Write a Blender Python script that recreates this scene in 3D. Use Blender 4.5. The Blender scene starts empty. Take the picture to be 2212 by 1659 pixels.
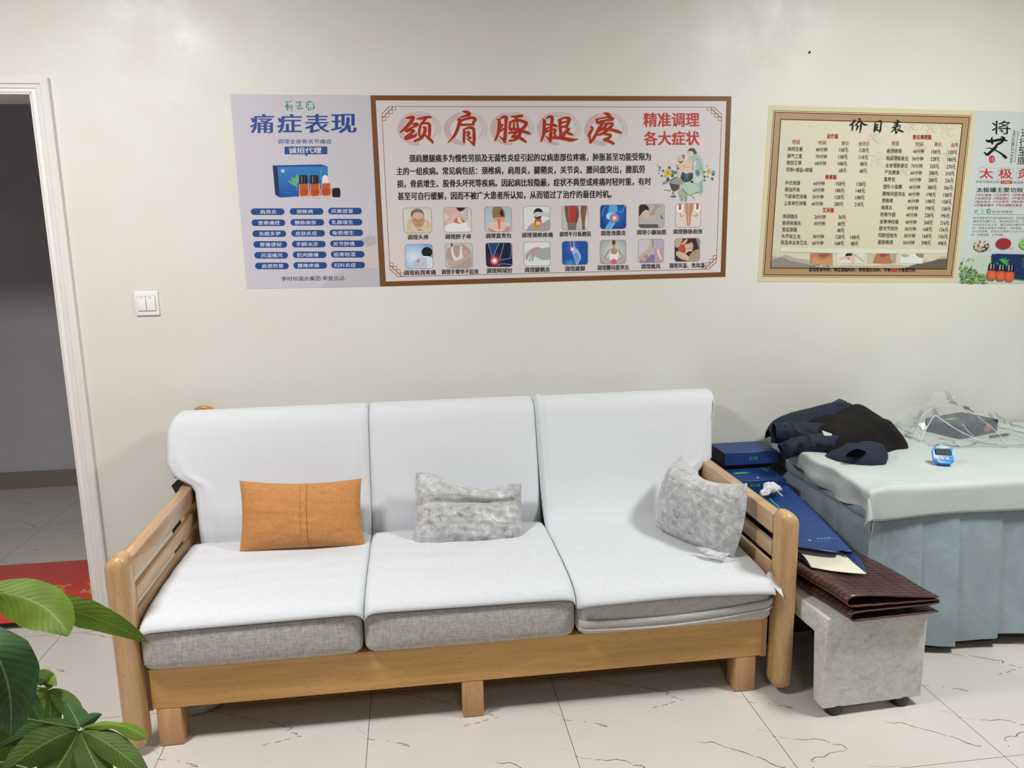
import bpy, bmesh, math, random
from mathutils import Vector, Matrix, noise
from mathutils.geometry import tessellate_polygon

# ------------------------------------------------------------------ camera, world, lights, exposure
SC = bpy.context.scene
COL = SC.collection
IW, IH = 2212, 1659
FPX, PITCH, YAW, ROLL, CAMH = 1691.2, 0.186074, 0.128494, -0.0175017, 1.47
_f = Vector((math.sin(YAW)*math.cos(PITCH), math.cos(YAW)*math.cos(PITCH), -math.sin(PITCH)))
_r0 = Vector((math.cos(YAW), -math.sin(YAW), 0)); _u0 = _r0.cross(_f)
CR = math.cos(ROLL)*_r0 + math.sin(ROLL)*_u0
CU = -math.sin(ROLL)*_r0 + math.cos(ROLL)*_u0
CF = _f
cam = bpy.data.cameras.new('camera'); camo = bpy.data.objects.new('camera', cam); COL.objects.link(camo)
cam.sensor_fit = 'HORIZONTAL'; cam.sensor_width = 36.0; cam.lens = 36.0*FPX/IW
cam.clip_start = 0.05; cam.clip_end = 50
camo.matrix_world = Matrix(((CR.x, CU.x, -CF.x, 0), (CR.y, CU.y, -CF.y, 0), (CR.z, CU.z, -CF.z, CAMH), (0, 0, 0, 1)))
SC.camera = camo
vs = SC.view_settings
SC.display_settings.display_device = 'sRGB'
vs.view_transform = 'Standard'; vs.look = 'None'; vs.gamma = 1.0; vs.use_curve_mapping = False
vs.exposure = 0.09
wd = bpy.data.worlds.new('world'); SC.world = wd; wd.use_nodes = True
wd.node_tree.nodes['Background'].inputs[0].default_value = (0.8, 0.9, 1.0, 1)
wd.node_tree.nodes['Background'].inputs[1].default_value = 0.3

def lamp(name, loc, size, power, color, sy=None, rot=(0, 0, 0)):
    l = bpy.data.lights.new(name, 'AREA'); l.shape = 'RECTANGLE'; l.size = size; l.size_y = sy or size
    l.energy = power; l.color = color
    o = bpy.data.objects.new(name, l); o.location = loc; o.rotation_euler = rot; COL.objects.link(o); return o
# ceiling panel lamps of the room; the last is fill added behind the camera
lamp('ceiling_lamp_and_fill', (-1.25, 1.50, 2.72), 0.45, 62, (1.0, 0.975, 0.965))
lamp('ceiling_lamp_and_fill', (2.15, 1.55, 2.72), 0.45, 58, (0.975, 1.0, 0.95))
lamp('ceiling_lamp_and_fill', (0.4, -1.0, 2.72), 0.60, 16, (1.0, 0.99, 0.98))

# ------------------------------------------------------------------ pixel -> place helpers (of the fitted camera)
def ray(px, py):
    return CR*((px-IW/2)/FPX) - CU*((py-IH/2)/FPX) + CF
def at_y(px, py, Y):
    d = ray(px, py); t = Y/d.y; return Vector((0, 0, CAMH)) + d*t
def at_z(px, py, Z):
    d = ray(px, py); t = (Z-CAMH)/d.z; return Vector((0, 0, CAMH)) + d*t
def at_x(px, py, X):
    d = ray(px, py); t = X/d.x; return Vector((0, 0, CAMH)) + d*t

# ------------------------------------------------------------------ object helpers
def tag(o, label=None, cat=None, group=None, kind=None):
    if label: o['label'] = label
    if cat: o['category'] = cat
    if group: o['group'] = group
    if kind: o['kind'] = kind
    return o
def thing(name, loc, label, cat, group=None):
    o = bpy.data.objects.new(name, None); o.empty_display_size = 0.05
    o.location = loc; COL.objects.link(o); return tag(o, label, cat, group)
def link(name, me, parent=None):
    o = bpy.data.objects.new(name, me); COL.objects.link(o)
    if parent is not None:
        o.parent = parent
        o.matrix_parent_inverse = Matrix.Translation(-world_loc(parent))
    return o
def world_loc(o):
    v = Vector(o.location)
    return v
def fin(me, mats, smooth=True, angle=40):
    for m in (mats if isinstance(mats, (list, tuple)) else [mats]): me.materials.append(m)
    if smooth:
        me.polygons.foreach_set('use_smooth', [True]*len(me.polygons))
        me.set_sharp_from_angle(angle=math.radians(angle))
    me.update(); return me
def bm_obj(name, bm, mats, parent=None, smooth=True, angle=40):
    me = bpy.data.meshes.new(name); bmesh.ops.recalc_face_normals(bm, faces=bm.faces[:]); bm.to_mesh(me); bm.free()
    fin(me, mats, smooth, angle); return link(name, me, parent)
def bm_box(bm, lo, hi, r=0.0, seg=3, mi=0, M=None):
    b2 = bmesh.new()
    bmesh.ops.create_cube(b2, size=1.0)
    c = [(lo[i]+hi[i])/2 for i in range(3)]; s = [hi[i]-lo[i] for i in range(3)]
    for v in b2.verts: v.co = Vector((v.co.x*s[0]+c[0], v.co.y*s[1]+c[1], v.co.z*s[2]+c[2]))
    if r > 0: bmesh.ops.bevel(b2, geom=b2.edges[:], offset=min(r, min(s)*0.49), segments=seg, profile=0.5, affect='EDGES')
    merge(bm, b2, mi, M)
def merge(bm, b2, mi=None, M=None):
    vm = {}
    for v in b2.verts: vm[v] = bm.verts.new(M @ v.co if M is not None else v.co)
    for f in b2.faces:
        try:
            g = bm.faces.new([vm[v] for v in f.verts]); g.material_index = f.material_index if mi is None else mi
        except ValueError: pass
    b2.free()
def box(name, lo, hi, m, parent=None, r=0.0, seg=3, M=None):
    bm = bmesh.new(); bm_box(bm, lo, hi, r, seg, 0, M); return bm_obj(name, bm, m, parent)
def bm_prism(bm, pts, axis, a0, a1, r=0.0, seg=3, mi=0):
    """extrude a 2D outline pts along axis (0=x,1=y,2=z) from a0 to a1; bevel the end-cap rims by r"""
    b2 = bmesh.new()
    def P(p, a):
        return {0: Vector((a, p[0], p[1])), 1: Vector((p[0], a, p[1])), 2: Vector((p[0], p[1], a))}[axis]
    A = [b2.verts.new(P(p, a0)) for p in pts]; B = [b2.verts.new(P(p, a1)) for p in pts]
    n = len(pts)
    fa = b2.faces.new(A); fb = b2.faces.new(B[::-1])
    for i in range(n): b2.faces.new((A[i], A[(i+1) % n], B[(i+1) % n], B[i]))
    if r > 0:
        ed = list(fa.edges)+list(fb.edges)
        bmesh.ops.bevel(b2, geom=ed, offset=r, segments=seg, profile=0.5, affect='EDGES', clamp_overlap=True)
    merge(bm, b2, mi)
def arc(cx, cy, r, a0, a1, n=8):
    return [(cx+r*math.cos(math.radians(a0+(a1-a0)*i/n)), cy+r*math.sin(math.radians(a0+(a1-a0)*i/n))) for i in range(n+1)]
def catmull(pts, n=6):
    if len(pts) < 3: n = max(n, 1)
    P = [tuple(p) for p in pts]; out = []
    k = len(P[0])
    for i in range(len(P)-1):
        p0 = P[max(i-1, 0)]; p1 = P[i]; p2 = P[i+1]; p3 = P[min(i+2, len(P)-1)]
        for j in range(n):
            t = j/n
            out.append(tuple(0.5*((2*p1[a])+(-p0[a]+p2[a])*t+(2*p0[a]-5*p1[a]+4*p2[a]-p3[a])*t*t+(-p0[a]+3*p1[a]-3*p2[a]+p3[a])*t**3) for a in range(k)))
    out.append(P[-1]); return out
def bm_tube(bm, pts, r, n=8, mi=0, cap=True):
    """tube along pts; r a number or a list"""
    P = [Vector(p) for p in pts]; R = r if isinstance(r, (list, tuple)) else [r]*len(P)
    T = [(P[min(i+1, len(P)-1)]-P[max(i-1, 0)]).normalized() for i in range(len(P))]
    up = Vector((0, 0, 1)) if abs(T[0].z) < 0.9 else Vector((1, 0, 0))
    N = (up - T[0]*up.dot(T[0])).normalized(); rings = []
    for i in range(len(P)):
        N = (N - T[i]*N.dot(T[i])).normalized(); Bn = T[i].cross(N)
        rings.append([bm.verts.new(P[i]+(N*math.cos(2*math.pi*k/n)+Bn*math.sin(2*math.pi*k/n))*R[i]) for k in range(n)])
    for i in range(len(P)-1):
        for k in range(n):
            f = bm.faces.new((rings[i][k], rings[i][(k+1) % n], rings[i+1][(k+1) % n], rings[i+1][k])); f.material_index = mi
    if cap:
        for rg in (rings[0][::-1], rings[-1]):
            f = bm.faces.new(rg); f.material_index = mi
def bm_lathe(bm, prof, c, n=24, mi=0, axis=None):
    """prof: list of (radius, height); c centre; about z"""
    rings = []
    for r, z in prof:
        rings.append([bm.verts.new(Vector((c[0]+r*math.cos(2*math.pi*k/n), c[1]+r*math.sin(2*math.pi*k/n), c[2]+z))) for k in range(n)])
    for i in range(len(prof)-1):
        for k in range(n):
            f = bm.faces.new((rings[i][k], rings[i][(k+1) % n], rings[i+1][(k+1) % n], rings[i+1][k])); f.material_index = mi
    for rg in (rings[0][::-1], rings[-1]):
        f = bm.faces.new(rg); f.material_index = mi
def grid_mesh(name, fn, nu, nv, mats, parent=None, uvscale=(1, 1), closed_u=False, solid=0.0, angle=60, offset=0.0, mi_fn=None):
    """surface fn(u,v) for u,v in 0..1 with a UV layer; optional thickness by a solidify modifier"""
    vs_ = [fn(i/nu, j/nv) for j in range(nv+1) for i in range(nu+1)]
    fs = [(j*(nu+1)+i, j*(nu+1)+i+1, (j+1)*(nu+1)+i+1, (j+1)*(nu+1)+i) for j in range(nv) for i in range(nu)]
    me = bpy.data.meshes.new(name); me.from_pydata([tuple(v) for v in vs_], [], fs)
    uv = me.uv_layers.new(name='UVMap')
    for p in me.polygons:
        for li in p.loop_indices:
            vi = me.loops[li].vertex_index; i = vi % (nu+1); j = vi//(nu+1)
            uv.data[li].uv = (i/nu*uvscale[0], j/nv*uvscale[1])
    fin(me, mats, True, angle)
    if mi_fn:
        for p in me.polygons: p.material_index = mi_fn((p.index % nu)/nu, (p.index//nu)/nv)
    o = link(name, me, parent)
    if solid:
        md = o.modifiers.new('thickness', 'SOLIDIFY'); md.thickness = solid; md.offset = offset
    return o
def interp(x, table):
    if x <= table[0][0]: return table[0][1]
    for (a, va), (b, vb) in zip(table, table[1:]):
        if x <= b:
            t = (x-a)/(b-a) if b > a else 0; return va+(vb-va)*t
    return table[-1][1]
def sstep(a, b, x):
    t = max(0.0, min(1.0, (x-a)/(b-a))); return t*t*(3-2*t)

# ------------------------------------------------------------------ materials
def s2l(c): return c/12.92 if c <= 0.04045 else ((c+0.055)/1.055)**2.4
def hexl(h, g=1.0):
    h = h.lstrip('#'); return tuple(min(1.0, s2l(int(h[i:i+2], 16)/255)/g) for i in (0, 2, 4))
class NT:
    def __init__(s, name):
        s.m = bpy.data.materials.new(name); s.m.use_nodes = True; s.t = s.m.node_tree
        s.b = s.t.nodes['Principled BSDF']; s.out = s.t.nodes['Material Output']
    def n(s, typ, **kw):
        x = s.t.nodes.new(typ)
        for k, v in kw.items():
            if k in x.inputs.keys(): x.inputs[k].default_value = v
            else: setattr(x, k, v)
        return x
    def l(s, a, b): s.t.links.new(a, b)
    def co(s, kind='Object', scale=(1, 1, 1), rot=(0, 0, 0)):
        c = s.n('ShaderNodeTexCoord'); mp = s.n('ShaderNodeMapping')
        mp.inputs['Scale'].default_value = scale; mp.inputs['Rotation'].default_value = rot
        s.l(c.outputs[kind], mp.inputs['Vector']); return mp.outputs['Vector']
    def noise(s, vec, scale, detail=3, rough=0.5, dist=0.0):
        x = s.n('ShaderNodeTexNoise'); x.inputs['Scale'].default_value = scale; x.inputs['Detail'].default_value = detail
        x.inputs['Roughness'].default_value = rough; x.inputs['Distortion'].default_value = dist
        if vec is not None: s.l(vec, x.inputs['Vector'])
        return x.outputs['Fac']
    def ramp(s, fac, stops, interp_='LINEAR'):
        r = s.n('ShaderNodeValToRGB'); r.color_ramp.interpolation = interp_
        e = r.color_ramp.elements
        while len(e) < len(stops): e.new(0.5)
        for k, (p, c) in enumerate(stops):
            e[k].position = p; e[k].color = (c[0], c[1], c[2], 1) if not isinstance(c, (int, float)) else (c, c, c, 1)
        s.l(fac, r.inputs['Fac']); return r.outputs['Color']
    def mix(s, fac, a, b, blend='MIX'):
        x = s.n('ShaderNodeMix'); x.data_type = 'RGBA'; x.blend_type = blend
        for sock, v in ((x.inputs[0], fac), (x.inputs[6], a), (x.inputs[7], b)):
            if isinstance(v, (int, float)): sock.default_value = v
            elif isinstance(v, tuple): sock.default_value = (v[0], v[1], v[2], 1)
            else: s.l(v, sock)
        return x.outputs[2]
    def math(s, op, a, b=None):
        x = s.n('ShaderNodeMath'); x.operation = op
        for i, v in enumerate((a, b)):
            if v is None: continue
            if isinstance(v, (int, float)): x.inputs[i].default_value = v
            else: s.l(v, x.inputs[i])
        return x.outputs[0]
    def bump(s, h, strength=0.3, dist=0.01):
        x = s.n('ShaderNodeBump'); x.inputs['Strength'].default_value = strength; x.inputs['Distance'].default_value = dist
        s.l(h, x.inputs['Height']); s.l(x.outputs['Normal'], s.b.inputs['Normal'])
    def set(s, color=None, rough=None, metal=None, spec=None, sheen=None, coat=None, trans=None, alpha=None, ior=None, sub=None):
        def put(k, v):
            if v is None: return
            i = s.b.inputs[k]
            if isinstance(v, tuple): i.default_value = (v[0], v[1], v[2], 1)
            elif isinstance(v, (int, float)): i.default_value = v
            else: s.l(v, i)
        put('Base Color', color); put('Roughness', rough); put('Metallic', metal); put('Specular IOR Level', spec)
        put('Sheen Weight', sheen); put('Coat Weight', coat); put('Transmission Weight', trans); put('Alpha', alpha); put('IOR', ior)
        return s.m
def plain(name, h, rough=0.5, **kw):
    m = NT(name); return m.set(color=hexl(h), rough=rough, **kw)
M = {}
# wall paint
m = NT('wall_paint'); c = m.co('Object')
n1 = m.noise(c, 1.1, 4, 0.6); n2 = m.noise(c, 6.0, 5, 0.6)
col = m.ramp(n1, [(0.30, hexl('#d6d5cb')), (0.52, hexl('#dad9d0')), (0.72, hexl('#dfdfd9'))])
col = m.mix(m.ramp(n2, [(0.35, 0.0), (0.75, 0.35)]), col, hexl('#d8d2c8'))
m.set(color=col, rough=m.ramp(n2, [(0.3, 0.34), (0.7, 0.5)]), spec=0.4)
n3 = m.noise(c, 130.0, 3, 0.6); n4 = m.noise(c, 9.0, 3, 0.5)
m.bump(m.math('ADD', m.math('MULTIPLY', n3, 0.25), n4), 0.18, 0.004); M['wall'] = m.m
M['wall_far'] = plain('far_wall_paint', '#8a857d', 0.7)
M['ceiling'] = plain('ceiling_paint', '#c4c4c0', 0.8)
m = NT('hall_paint'); c = m.co('Object'); n1 = m.noise(c, 3.0, 4, 0.6)
m.set(color=m.ramp(n1, [(0.3, hexl('#bdbbc0')), (0.7, hexl('#c6c4c9'))]), rough=0.7); M['hall'] = m.m
m = NT('trim_paint'); c = m.co('Object', (3, 3, 0.7)); n1 = m.noise(c, 7.0, 5, 0.7)
m.set(color=m.ramp(n1, [(0.3, hexl('#dcd9d4')), (0.5, hexl('#e3e0dc'))]), rough=0.42); M['trim'] = m.m
M['base'] = plain('baseboard_tile', '#8f867c', 0.4)
# floor tile: joints on a 0.598 x 0.6 grid
m = NT('floor_tile'); c = m.co('Object')
sp = m.n('ShaderNodeSeparateXYZ'); m.l(c, sp.inputs[0])
def joint(val, origin, period, w):
    a = m.math('SUBTRACT', val, origin); a = m.math('DIVIDE', a, period); a = m.math('FRACT', a)
    b = m.math('SUBTRACT', 1.0, a); a = m.math('MINIMUM', a, b); return m.math('LESS_THAN', a, w/period)
j = m.math('MAXIMUM', joint(sp.outputs[0], 0.422-0.598*20, 0.598, 0.0010), joint(sp.outputs[1], 1.785-0.6*20, 0.6, 0.0009))
n1 = m.noise(c, 2.2, 4, 0.6)
col = m.ramp(n1, [(0.3, hexl('#ccc5bd')), (0.7, hexl('#d3ccc6'))])
m.set(color=m.mix(j, col, hexl('#57504a')), rough=0.30, spec=0.45); M['floor'] = m.m
M['vein'] = plain('marble_vein', '#6b655f', 0.35)
M['vein2'] = plain('marble_vein_faint', '#a9a29a', 0.35)
# oak / rubber wood, grain along one local axis
def wood(name, axis, light, mid, dark, rough=0.33, block=0.35, tint=0.5):
    m = NT(name); sc = [30, 30, 30]; sc[axis] = 2.2
    c = m.co('Object', tuple(sc)); n1 = m.noise(c, 1.0, 5, 0.62, 0.4)
    sc2 = [14, 14, 14]; sc2[axis] = 1.0/block
    c2 = m.co('Object', tuple(sc2)); vo = m.n('ShaderNodeTexVoronoi'); vo.inputs['Scale'].default_value = 1.0; m.l(c2, vo.inputs['Vector'])
    sc3 = [420, 420, 420]; sc3[axis] = 40
    n3 = m.noise(m.co('Object', tuple(sc3)), 1.0, 2, 0.5)
    col = m.ramp(n1, [(0.25, hexl(dark)), (0.5, hexl(mid)), (0.75, hexl(light))])
    sv = m.n('ShaderNodeSeparateColor'); m.l(vo.outputs['Color'], sv.inputs[0])
    col = m.mix(m.math('MULTIPLY', sv.outputs[0], tint), col, hexl(dark))
    col = m.mix(m.ramp(n3, [(0.62, 0.0), (0.72, 0.4)]), col, hexl('#6f4c26'))
    m.set(color=col, rough=rough, coat=0.25); m.b.inputs['Coat Roughness'].default_value = 0.15
    m.bump(n1, 0.05, 0.002); return m.m
M['wood_x'] = wood('rubberwood_rail', 0, '#dcb06a', '#cf9f58', '#b68646', tint=0.25)
M['wood_y'] = wood('rubberwood_slat', 1, '#d6b793', '#c6a480', '#a0795a', tint=0.5)
M['wood_z'] = wood('rubberwood_post', 2, '#d2ad80', '#c29c6e', '#a67f54', tint=0.4)
M['wood_leg'] = wood('rubberwood_leg', 2, '#d4aa80', '#c3966b', '#a67a52', tint=0.3, rough=0.5)
M['wood_dk'] = wood('rubberwood_end', 2, '#a57c56', '#8f6847', '#755137', tint=0.3, rough=0.6)
M['cane'] = plain('varnished_cane', '#b07c38', 0.35)
# grey linen
def fabric(name, a, b, sc=900, rough=0.9, bump=0.25, c_=None):
    m = NT(name); c1 = m.co('Object', (sc*0.12, sc*0.12, sc)); c2 = m.co('Object', (sc, sc*0.12, sc*0.12))
    n1 = m.noise(c1, 1.0, 2); n2 = m.noise(c2, 1.0, 2)
    s = m.math('ADD', n1, n2); s = m.math('MULTIPLY', s, 0.5)
    m.set(color=m.ramp(s, [(0.36, hexl(a)), (0.64, hexl(b))]), rough=rough, sheen=0.15, spec=0.2)
    m.bump(s, bump, 0.002); return m.m
M['linen'] = fabric('grey_linen', '#999794', '#c4c2c0', 420)
M['linen2'] = fabric('light_grey_linen', '#b0b0af', '#cacac9', 420)
M['cloth'] = fabric('white_cover_cloth', '#cdd1d6', '#d6d9de', 700, 0.85, 0.12)
M['hem'] = plain('dark_hem_line', '#4a4a50', 0.9)
M['orange'] = fabric('orange_cotton', '#b27845', '#c68d57', 500, 0.75, 0.3)
m = NT('crushed_velvet'); c = m.co('Object'); n1 = m.noise(c, 42, 8, 0.7, 0.35); n2 = m.noise(c, 7, 3, 0.5)
s = m.math('ADD', m.math('MULTIPLY', n1, 0.75), m.math('MULTIPLY', n2, 0.25))
m.set(color=m.ramp(s, [(0.37, hexl('#838281')), (0.45, hexl('#a8a9aa')), (0.54, hexl('#b8b9bb')), (0.63, hexl('#d6d7d9'))]), rough=m.ramp(n1, [(0.35, 0.6), (0.6, 0.38)]), sheen=0.5, spec=0.5)
m.bump(n1, 0.25, 0.004); M['velvet'] = m.m
m = NT('bench_velvet'); c = m.co('Object', (1, 1, 1.3)); n1 = m.noise(c, 34, 7, 0.68, 0.8); n2 = m.noise(c, 5, 3, 0.5)
s = m.math('ADD', m.math('MULTIPLY', n1, 0.7), m.math('MULTIPLY', n2, 0.3))
m.set(color=m.ramp(s, [(0.34, hexl('#abaaa6')), (0.46, hexl('#c6c5c1')), (0.60, hexl('#d6d5d3'))]), rough=0.6, sheen=0.3)
m.bump(n1, 0.15, 0.003); M['bench'] = m.m
M['black'] = plain('black_plastic', '#161616', 0.45)
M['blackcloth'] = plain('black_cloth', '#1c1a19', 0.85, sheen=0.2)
M['darkhole'] = plain('opening_shade', '#08080a', 1.0, spec=0.0)  # flat black painted in for the shade inside sleeve and hood openings
M['blackbag'] = plain('black_glossy_plastic', '#0f0f10', 0.3)
m = NT('navy_cloth'); c = m.co('Object'); n1 = m.noise(c, 60, 4)
m.set(color=m.ramp(n1, [(0.3, hexl('#131a2a')), (0.7, hexl('#1d2840'))]), rough=0.9); M['navy'] = m.m
m = NT('dark_jacket_cloth'); c = m.co('Object'); n1 = m.noise(c, 14, 4)
m.set(color=m.ramp(n1, [(0.3, hexl('#141211')), (0.7, hexl('#201d1b'))]), rough=0.9, spec=0.2); m.bump(n1, 0.6, 0.02); M['jacket'] = m.m
m = NT('blue_card'); c = m.co('Object'); n1 = m.noise(c, 300, 2)
m.set(color=m.ramp(n1, [(0.3, hexl('#1b376e')), (0.7, hexl('#20407f'))]), rough=0.42); M['bluecard'] = m.m
M['navycard'] = plain('navy_card', '#15294a', 0.45)
M['darkcard'] = plain('dark_card', '#15171c', 0.6)
M['cream'] = plain('cream_paper', '#dcd6c4', 0.7)
M['white'] = plain('white_plastic', '#e9e8e4', 0.35)
M['switchgap'] = plain('switch_gap', '#8d8b87', 0.5)
M['greenmark'] = plain('green_print', '#4fc36a', 0.5)
m = NT('bed_sheet_cloth'); c = m.co('Object'); n1 = m.noise(c, 300, 2); n2 = m.noise(c, 5, 3)
m.set(color=m.ramp(n2, [(0.3, hexl('#b7c0bf')), (0.7, hexl('#c0c8c7'))]), rough=0.7, sheen=0.1); m.bump(n1, 0.1, 0.002); M['sheet'] = m.m
m = NT('bed_skirt_cloth'); c = m.co('Object', (1, 1, 1)); n1 = m.noise(c, 260, 2); n2 = m.noise(c, 9, 4, 0.6, 0.5)
m.set(color=m.ramp(n2, [(0.3, hexl('#8799a4')), (0.7, hexl('#95a8b1'))]), rough=0.85, sheen=0.15); m.bump(n2, 0.35, 0.01); M['skirt'] = m.m
# bamboo tile mat (UV in metres)
m = NT('bamboo_tile_mat'); tc = m.n('ShaderNodeTexCoord'); bt = m.n('ShaderNodeTexBrick')
bt.offset = 0.0; bt.inputs['Scale'].default_value = 20.0; bt.inputs['Brick Width'].default_value = 0.70; bt.inputs['Row Height'].default_value = 0.42
bt.inputs['Mortar Size'].default_value = 0.045; bt.inputs['Mortar Smooth'].default_value = 0.1
bt.inputs['Color1'].default_value = (*hexl('#4a251d'), 1); bt.inputs['Color2'].default_value = (*hexl('#573027'), 1); bt.inputs['Mortar'].default_value = (*hexl('#160a08'), 1)
m.l(tc.outputs['UV'], bt.inputs['Vector'])
m.set(color=bt.outputs['Color'], rough=0.33, coat=0.2); m.bump(m.math('SUBTRACT', 1.0, bt.outputs['Fac']), 0.8, 0.004); M['mat'] = m.m
m = NT('mat_cloth_edge'); M['matedge'] = m.set(color=hexl('#4c1f17'), rough=0.6)
m = NT('doormat_pile'); c = m.co('Object'); n1 = m.noise(c, 320, 2)
m.set(color=m.ramp(n1, [(0.3, hexl('#c4352a')), (0.7, hexl('#dc4a3c'))]), rough=0.95, sheen=0.2); m.bump(n1, 0.4, 0.003); M['redmat'] = m.m
M['gold'] = plain('gold_print', '#b98a3c', 0.7)
M['timer'] = plain('blue_plastic', '#2a8fdc', 0.35)
M['pink'] = plain('pink_rubber', '#e9a9b0', 0.5)
M['lcd'] = plain('timer_display', '#23241f', 0.7, spec=0.1)
M['lcdseg'] = plain('display_segment', '#3d3f36', 0.3)
M['silver'] = plain('silver_metal', '#c9c9c9', 0.25, metal=0.9)
m = NT('clear_film'); nt = m.t
tr = m.n('ShaderNodeBsdfTransparent'); tr.inputs[0].default_value = (0.97, 0.98, 0.98, 1)
gl = m.n('ShaderNodeBsdfGlossy'); gl.inputs['Roughness'].default_value = 0.14
df = m.n('ShaderNodeBsdfDiffuse'); df.inputs[0].default_value = (0.8, 0.83, 0.83, 1)
fr = m.n('ShaderNodeFresnel'); fr.inputs[0].default_value = 1.22
mx = m.n('ShaderNodeMixShader'); mx.inputs[0].default_value = 0.12; m.l(tr.outputs[0], mx.inputs[1]); m.l(df.outputs[0], mx.inputs[2])
mx2 = m.n('ShaderNodeMixShader'); m.l(fr.outputs[0], mx2.inputs[0]); m.l(mx.outputs[0], mx2.inputs[1]); m.l(gl.outputs[0], mx2.inputs[2])
m.l(mx2.outputs[0], m.out.inputs['Surface']); M['film'] = m.m
m = NT('clear_film_seam'); tr = m.n('ShaderNodeBsdfTransparent'); df = m.n('ShaderNodeBsdfDiffuse'); df.inputs[0].default_value = (0.85, 0.88, 0.88, 1)
mx = m.n('ShaderNodeMixShader'); mx.inputs[0].default_value = 0.45; m.l(tr.outputs[0], mx.inputs[1]); m.l(df.outputs[0], mx.inputs[2]); m.l(mx.outputs[0], m.out.inputs['Surface']); M['filmseam'] = m.m
# leaves
def leafmat(name, a, b):
    m = NT(name); tc = m.n('ShaderNodeTexCoord'); sp = m.n('ShaderNodeSeparateXYZ'); m.l(tc.outputs['UV'], sp.inputs[0])
    ab = m.math('ABSOLUTE', m.math('SUBTRACT', sp.outputs[1], 0.5))
    # side veins: run outward and forward from the midrib
    ph = m.math('SUBTRACT', m.math('MULTIPLY', sp.outputs[0], 14.0), m.math('MULTIPLY', ab, 6.0))
    w = m.math('SINE', m.math('MULTIPLY', ph, 6.283)); w = m.math('MULTIPLY', m.math('ADD', w, 1.0), 0.5)
    mid = m.math('LESS_THAN', ab, 0.018)
    n1 = m.noise(tc.outputs['Object'], 22, 3)
    col = m.ramp(n1, [(0.3, hexl(a)), (0.7, hexl(b))])
    col = m.mix(m.math('MULTIPLY', m.ramp(w, [(0.88, 0.0), (1.0, 1.0)]), 0.10), col, hexl('#8fae55'))
    col = m.mix(m.math('MULTIPLY', mid, 0.4), col, hexl('#9fb765'))
    m.set(color=col, rough=0.6, spec=0.25); m.bump(w, 0.12, 0.004)
    ts = m.n('ShaderNodeBsdfTranslucent'); m.l(col, ts.inputs[0]); mx = m.n('ShaderNodeMixShader'); mx.inputs[0].default_value = 0.25
    m.l(m.b.outputs[0], mx.inputs[1]); m.l(ts.outputs[0], mx.inputs[2]); m.l(mx.outputs[0], m.out.inputs['Surface']); return m.m
M['leaf_l'] = leafmat('leaf_light', '#56701f', '#6a862a')
M['leaf_m'] = leafmat('leaf_mid', '#3b5520', '#4c6829')
M['leaf_d'] = leafmat('leaf_dark', '#274624', '#375b30')
M['stem'] = plain('plant_stem', '#4c672b', 0.6)
M['bark'] = plain('plant_bark', '#7a6a4c', 0.8)
M['pot'] = plain('pot_ceramic', '#d8d6d0', 0.3)
M['soil'] = plain('soil', '#3a2d22', 0.95)
M['dish'] = plain('grey_dish', '#d9d5cd', 0.5)
M['nail'] = plain('nail_black', '#191919', 0.5)
# printed ink: colour per printed area
m = NT('printed_paper'); va = m.n('ShaderNodeVertexColor'); va.layer_name = 'ink'
m.set(color=va.outputs['Color'], rough=0.42, spec=0.35); M['ink'] = m.m
# ------------------------------------------------------------------ the room
WY = 3.12                      # wall plane
XL, XR, YB, ZC = -3.2, 4.3, -2.3, 2.75
DX0, DX1, DZ = -2.16, -1.300, 1.995     # doorway
def S(o): o['kind'] = 'structure'; return o
bm = bmesh.new()
bm_box(bm, (DX1, WY, 0), (XR, WY+0.20, ZC)); bm_box(bm, (XL, WY, 0), (DX0, WY+0.20, ZC)); bm_box(bm, (DX0, WY, DZ), (DX1, WY+0.20, ZC))
S(bm_obj('wall_back', bm, M['wall'], smooth=False))
S(box('wall_left', (XL-0.1, YB, 0), (XL, WY, ZC), M['wall_far']))
S(box('wall_right', (XR, YB, 0), (XR+0.1, WY, ZC), M['wall_far']))
S(box('wall_front', (XL, YB-0.1, 0), (XR, YB, ZC), M['wall_far']))
S(box('ceiling', (XL, YB, ZC), (XR, WY+0.2, ZC+0.1), M['ceiling']))
HY = 4.98
S(box('wall_hall', (-4.6, HY, 0), (-0.2, HY+0.1, 2.6), M['hall']))
S(box('wall_hall_left', (-4.7, WY+0.2, 0), (-4.6, HY, 2.6), M['hall']))
S(box('wall_hall_right', (-0.2, WY+0.2, 0), (-0.1, HY, 2.6), M['hall']))
S(box('ceiling_hall', (-4.7, WY+0.2, 2.6), (-0.1, HY+0.1, 2.7), M['ceiling']))
S(box('baseboard_hall', (-4.6, HY-0.012, 0), (-0.2, HY, 0.105), M['base']))
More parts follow.
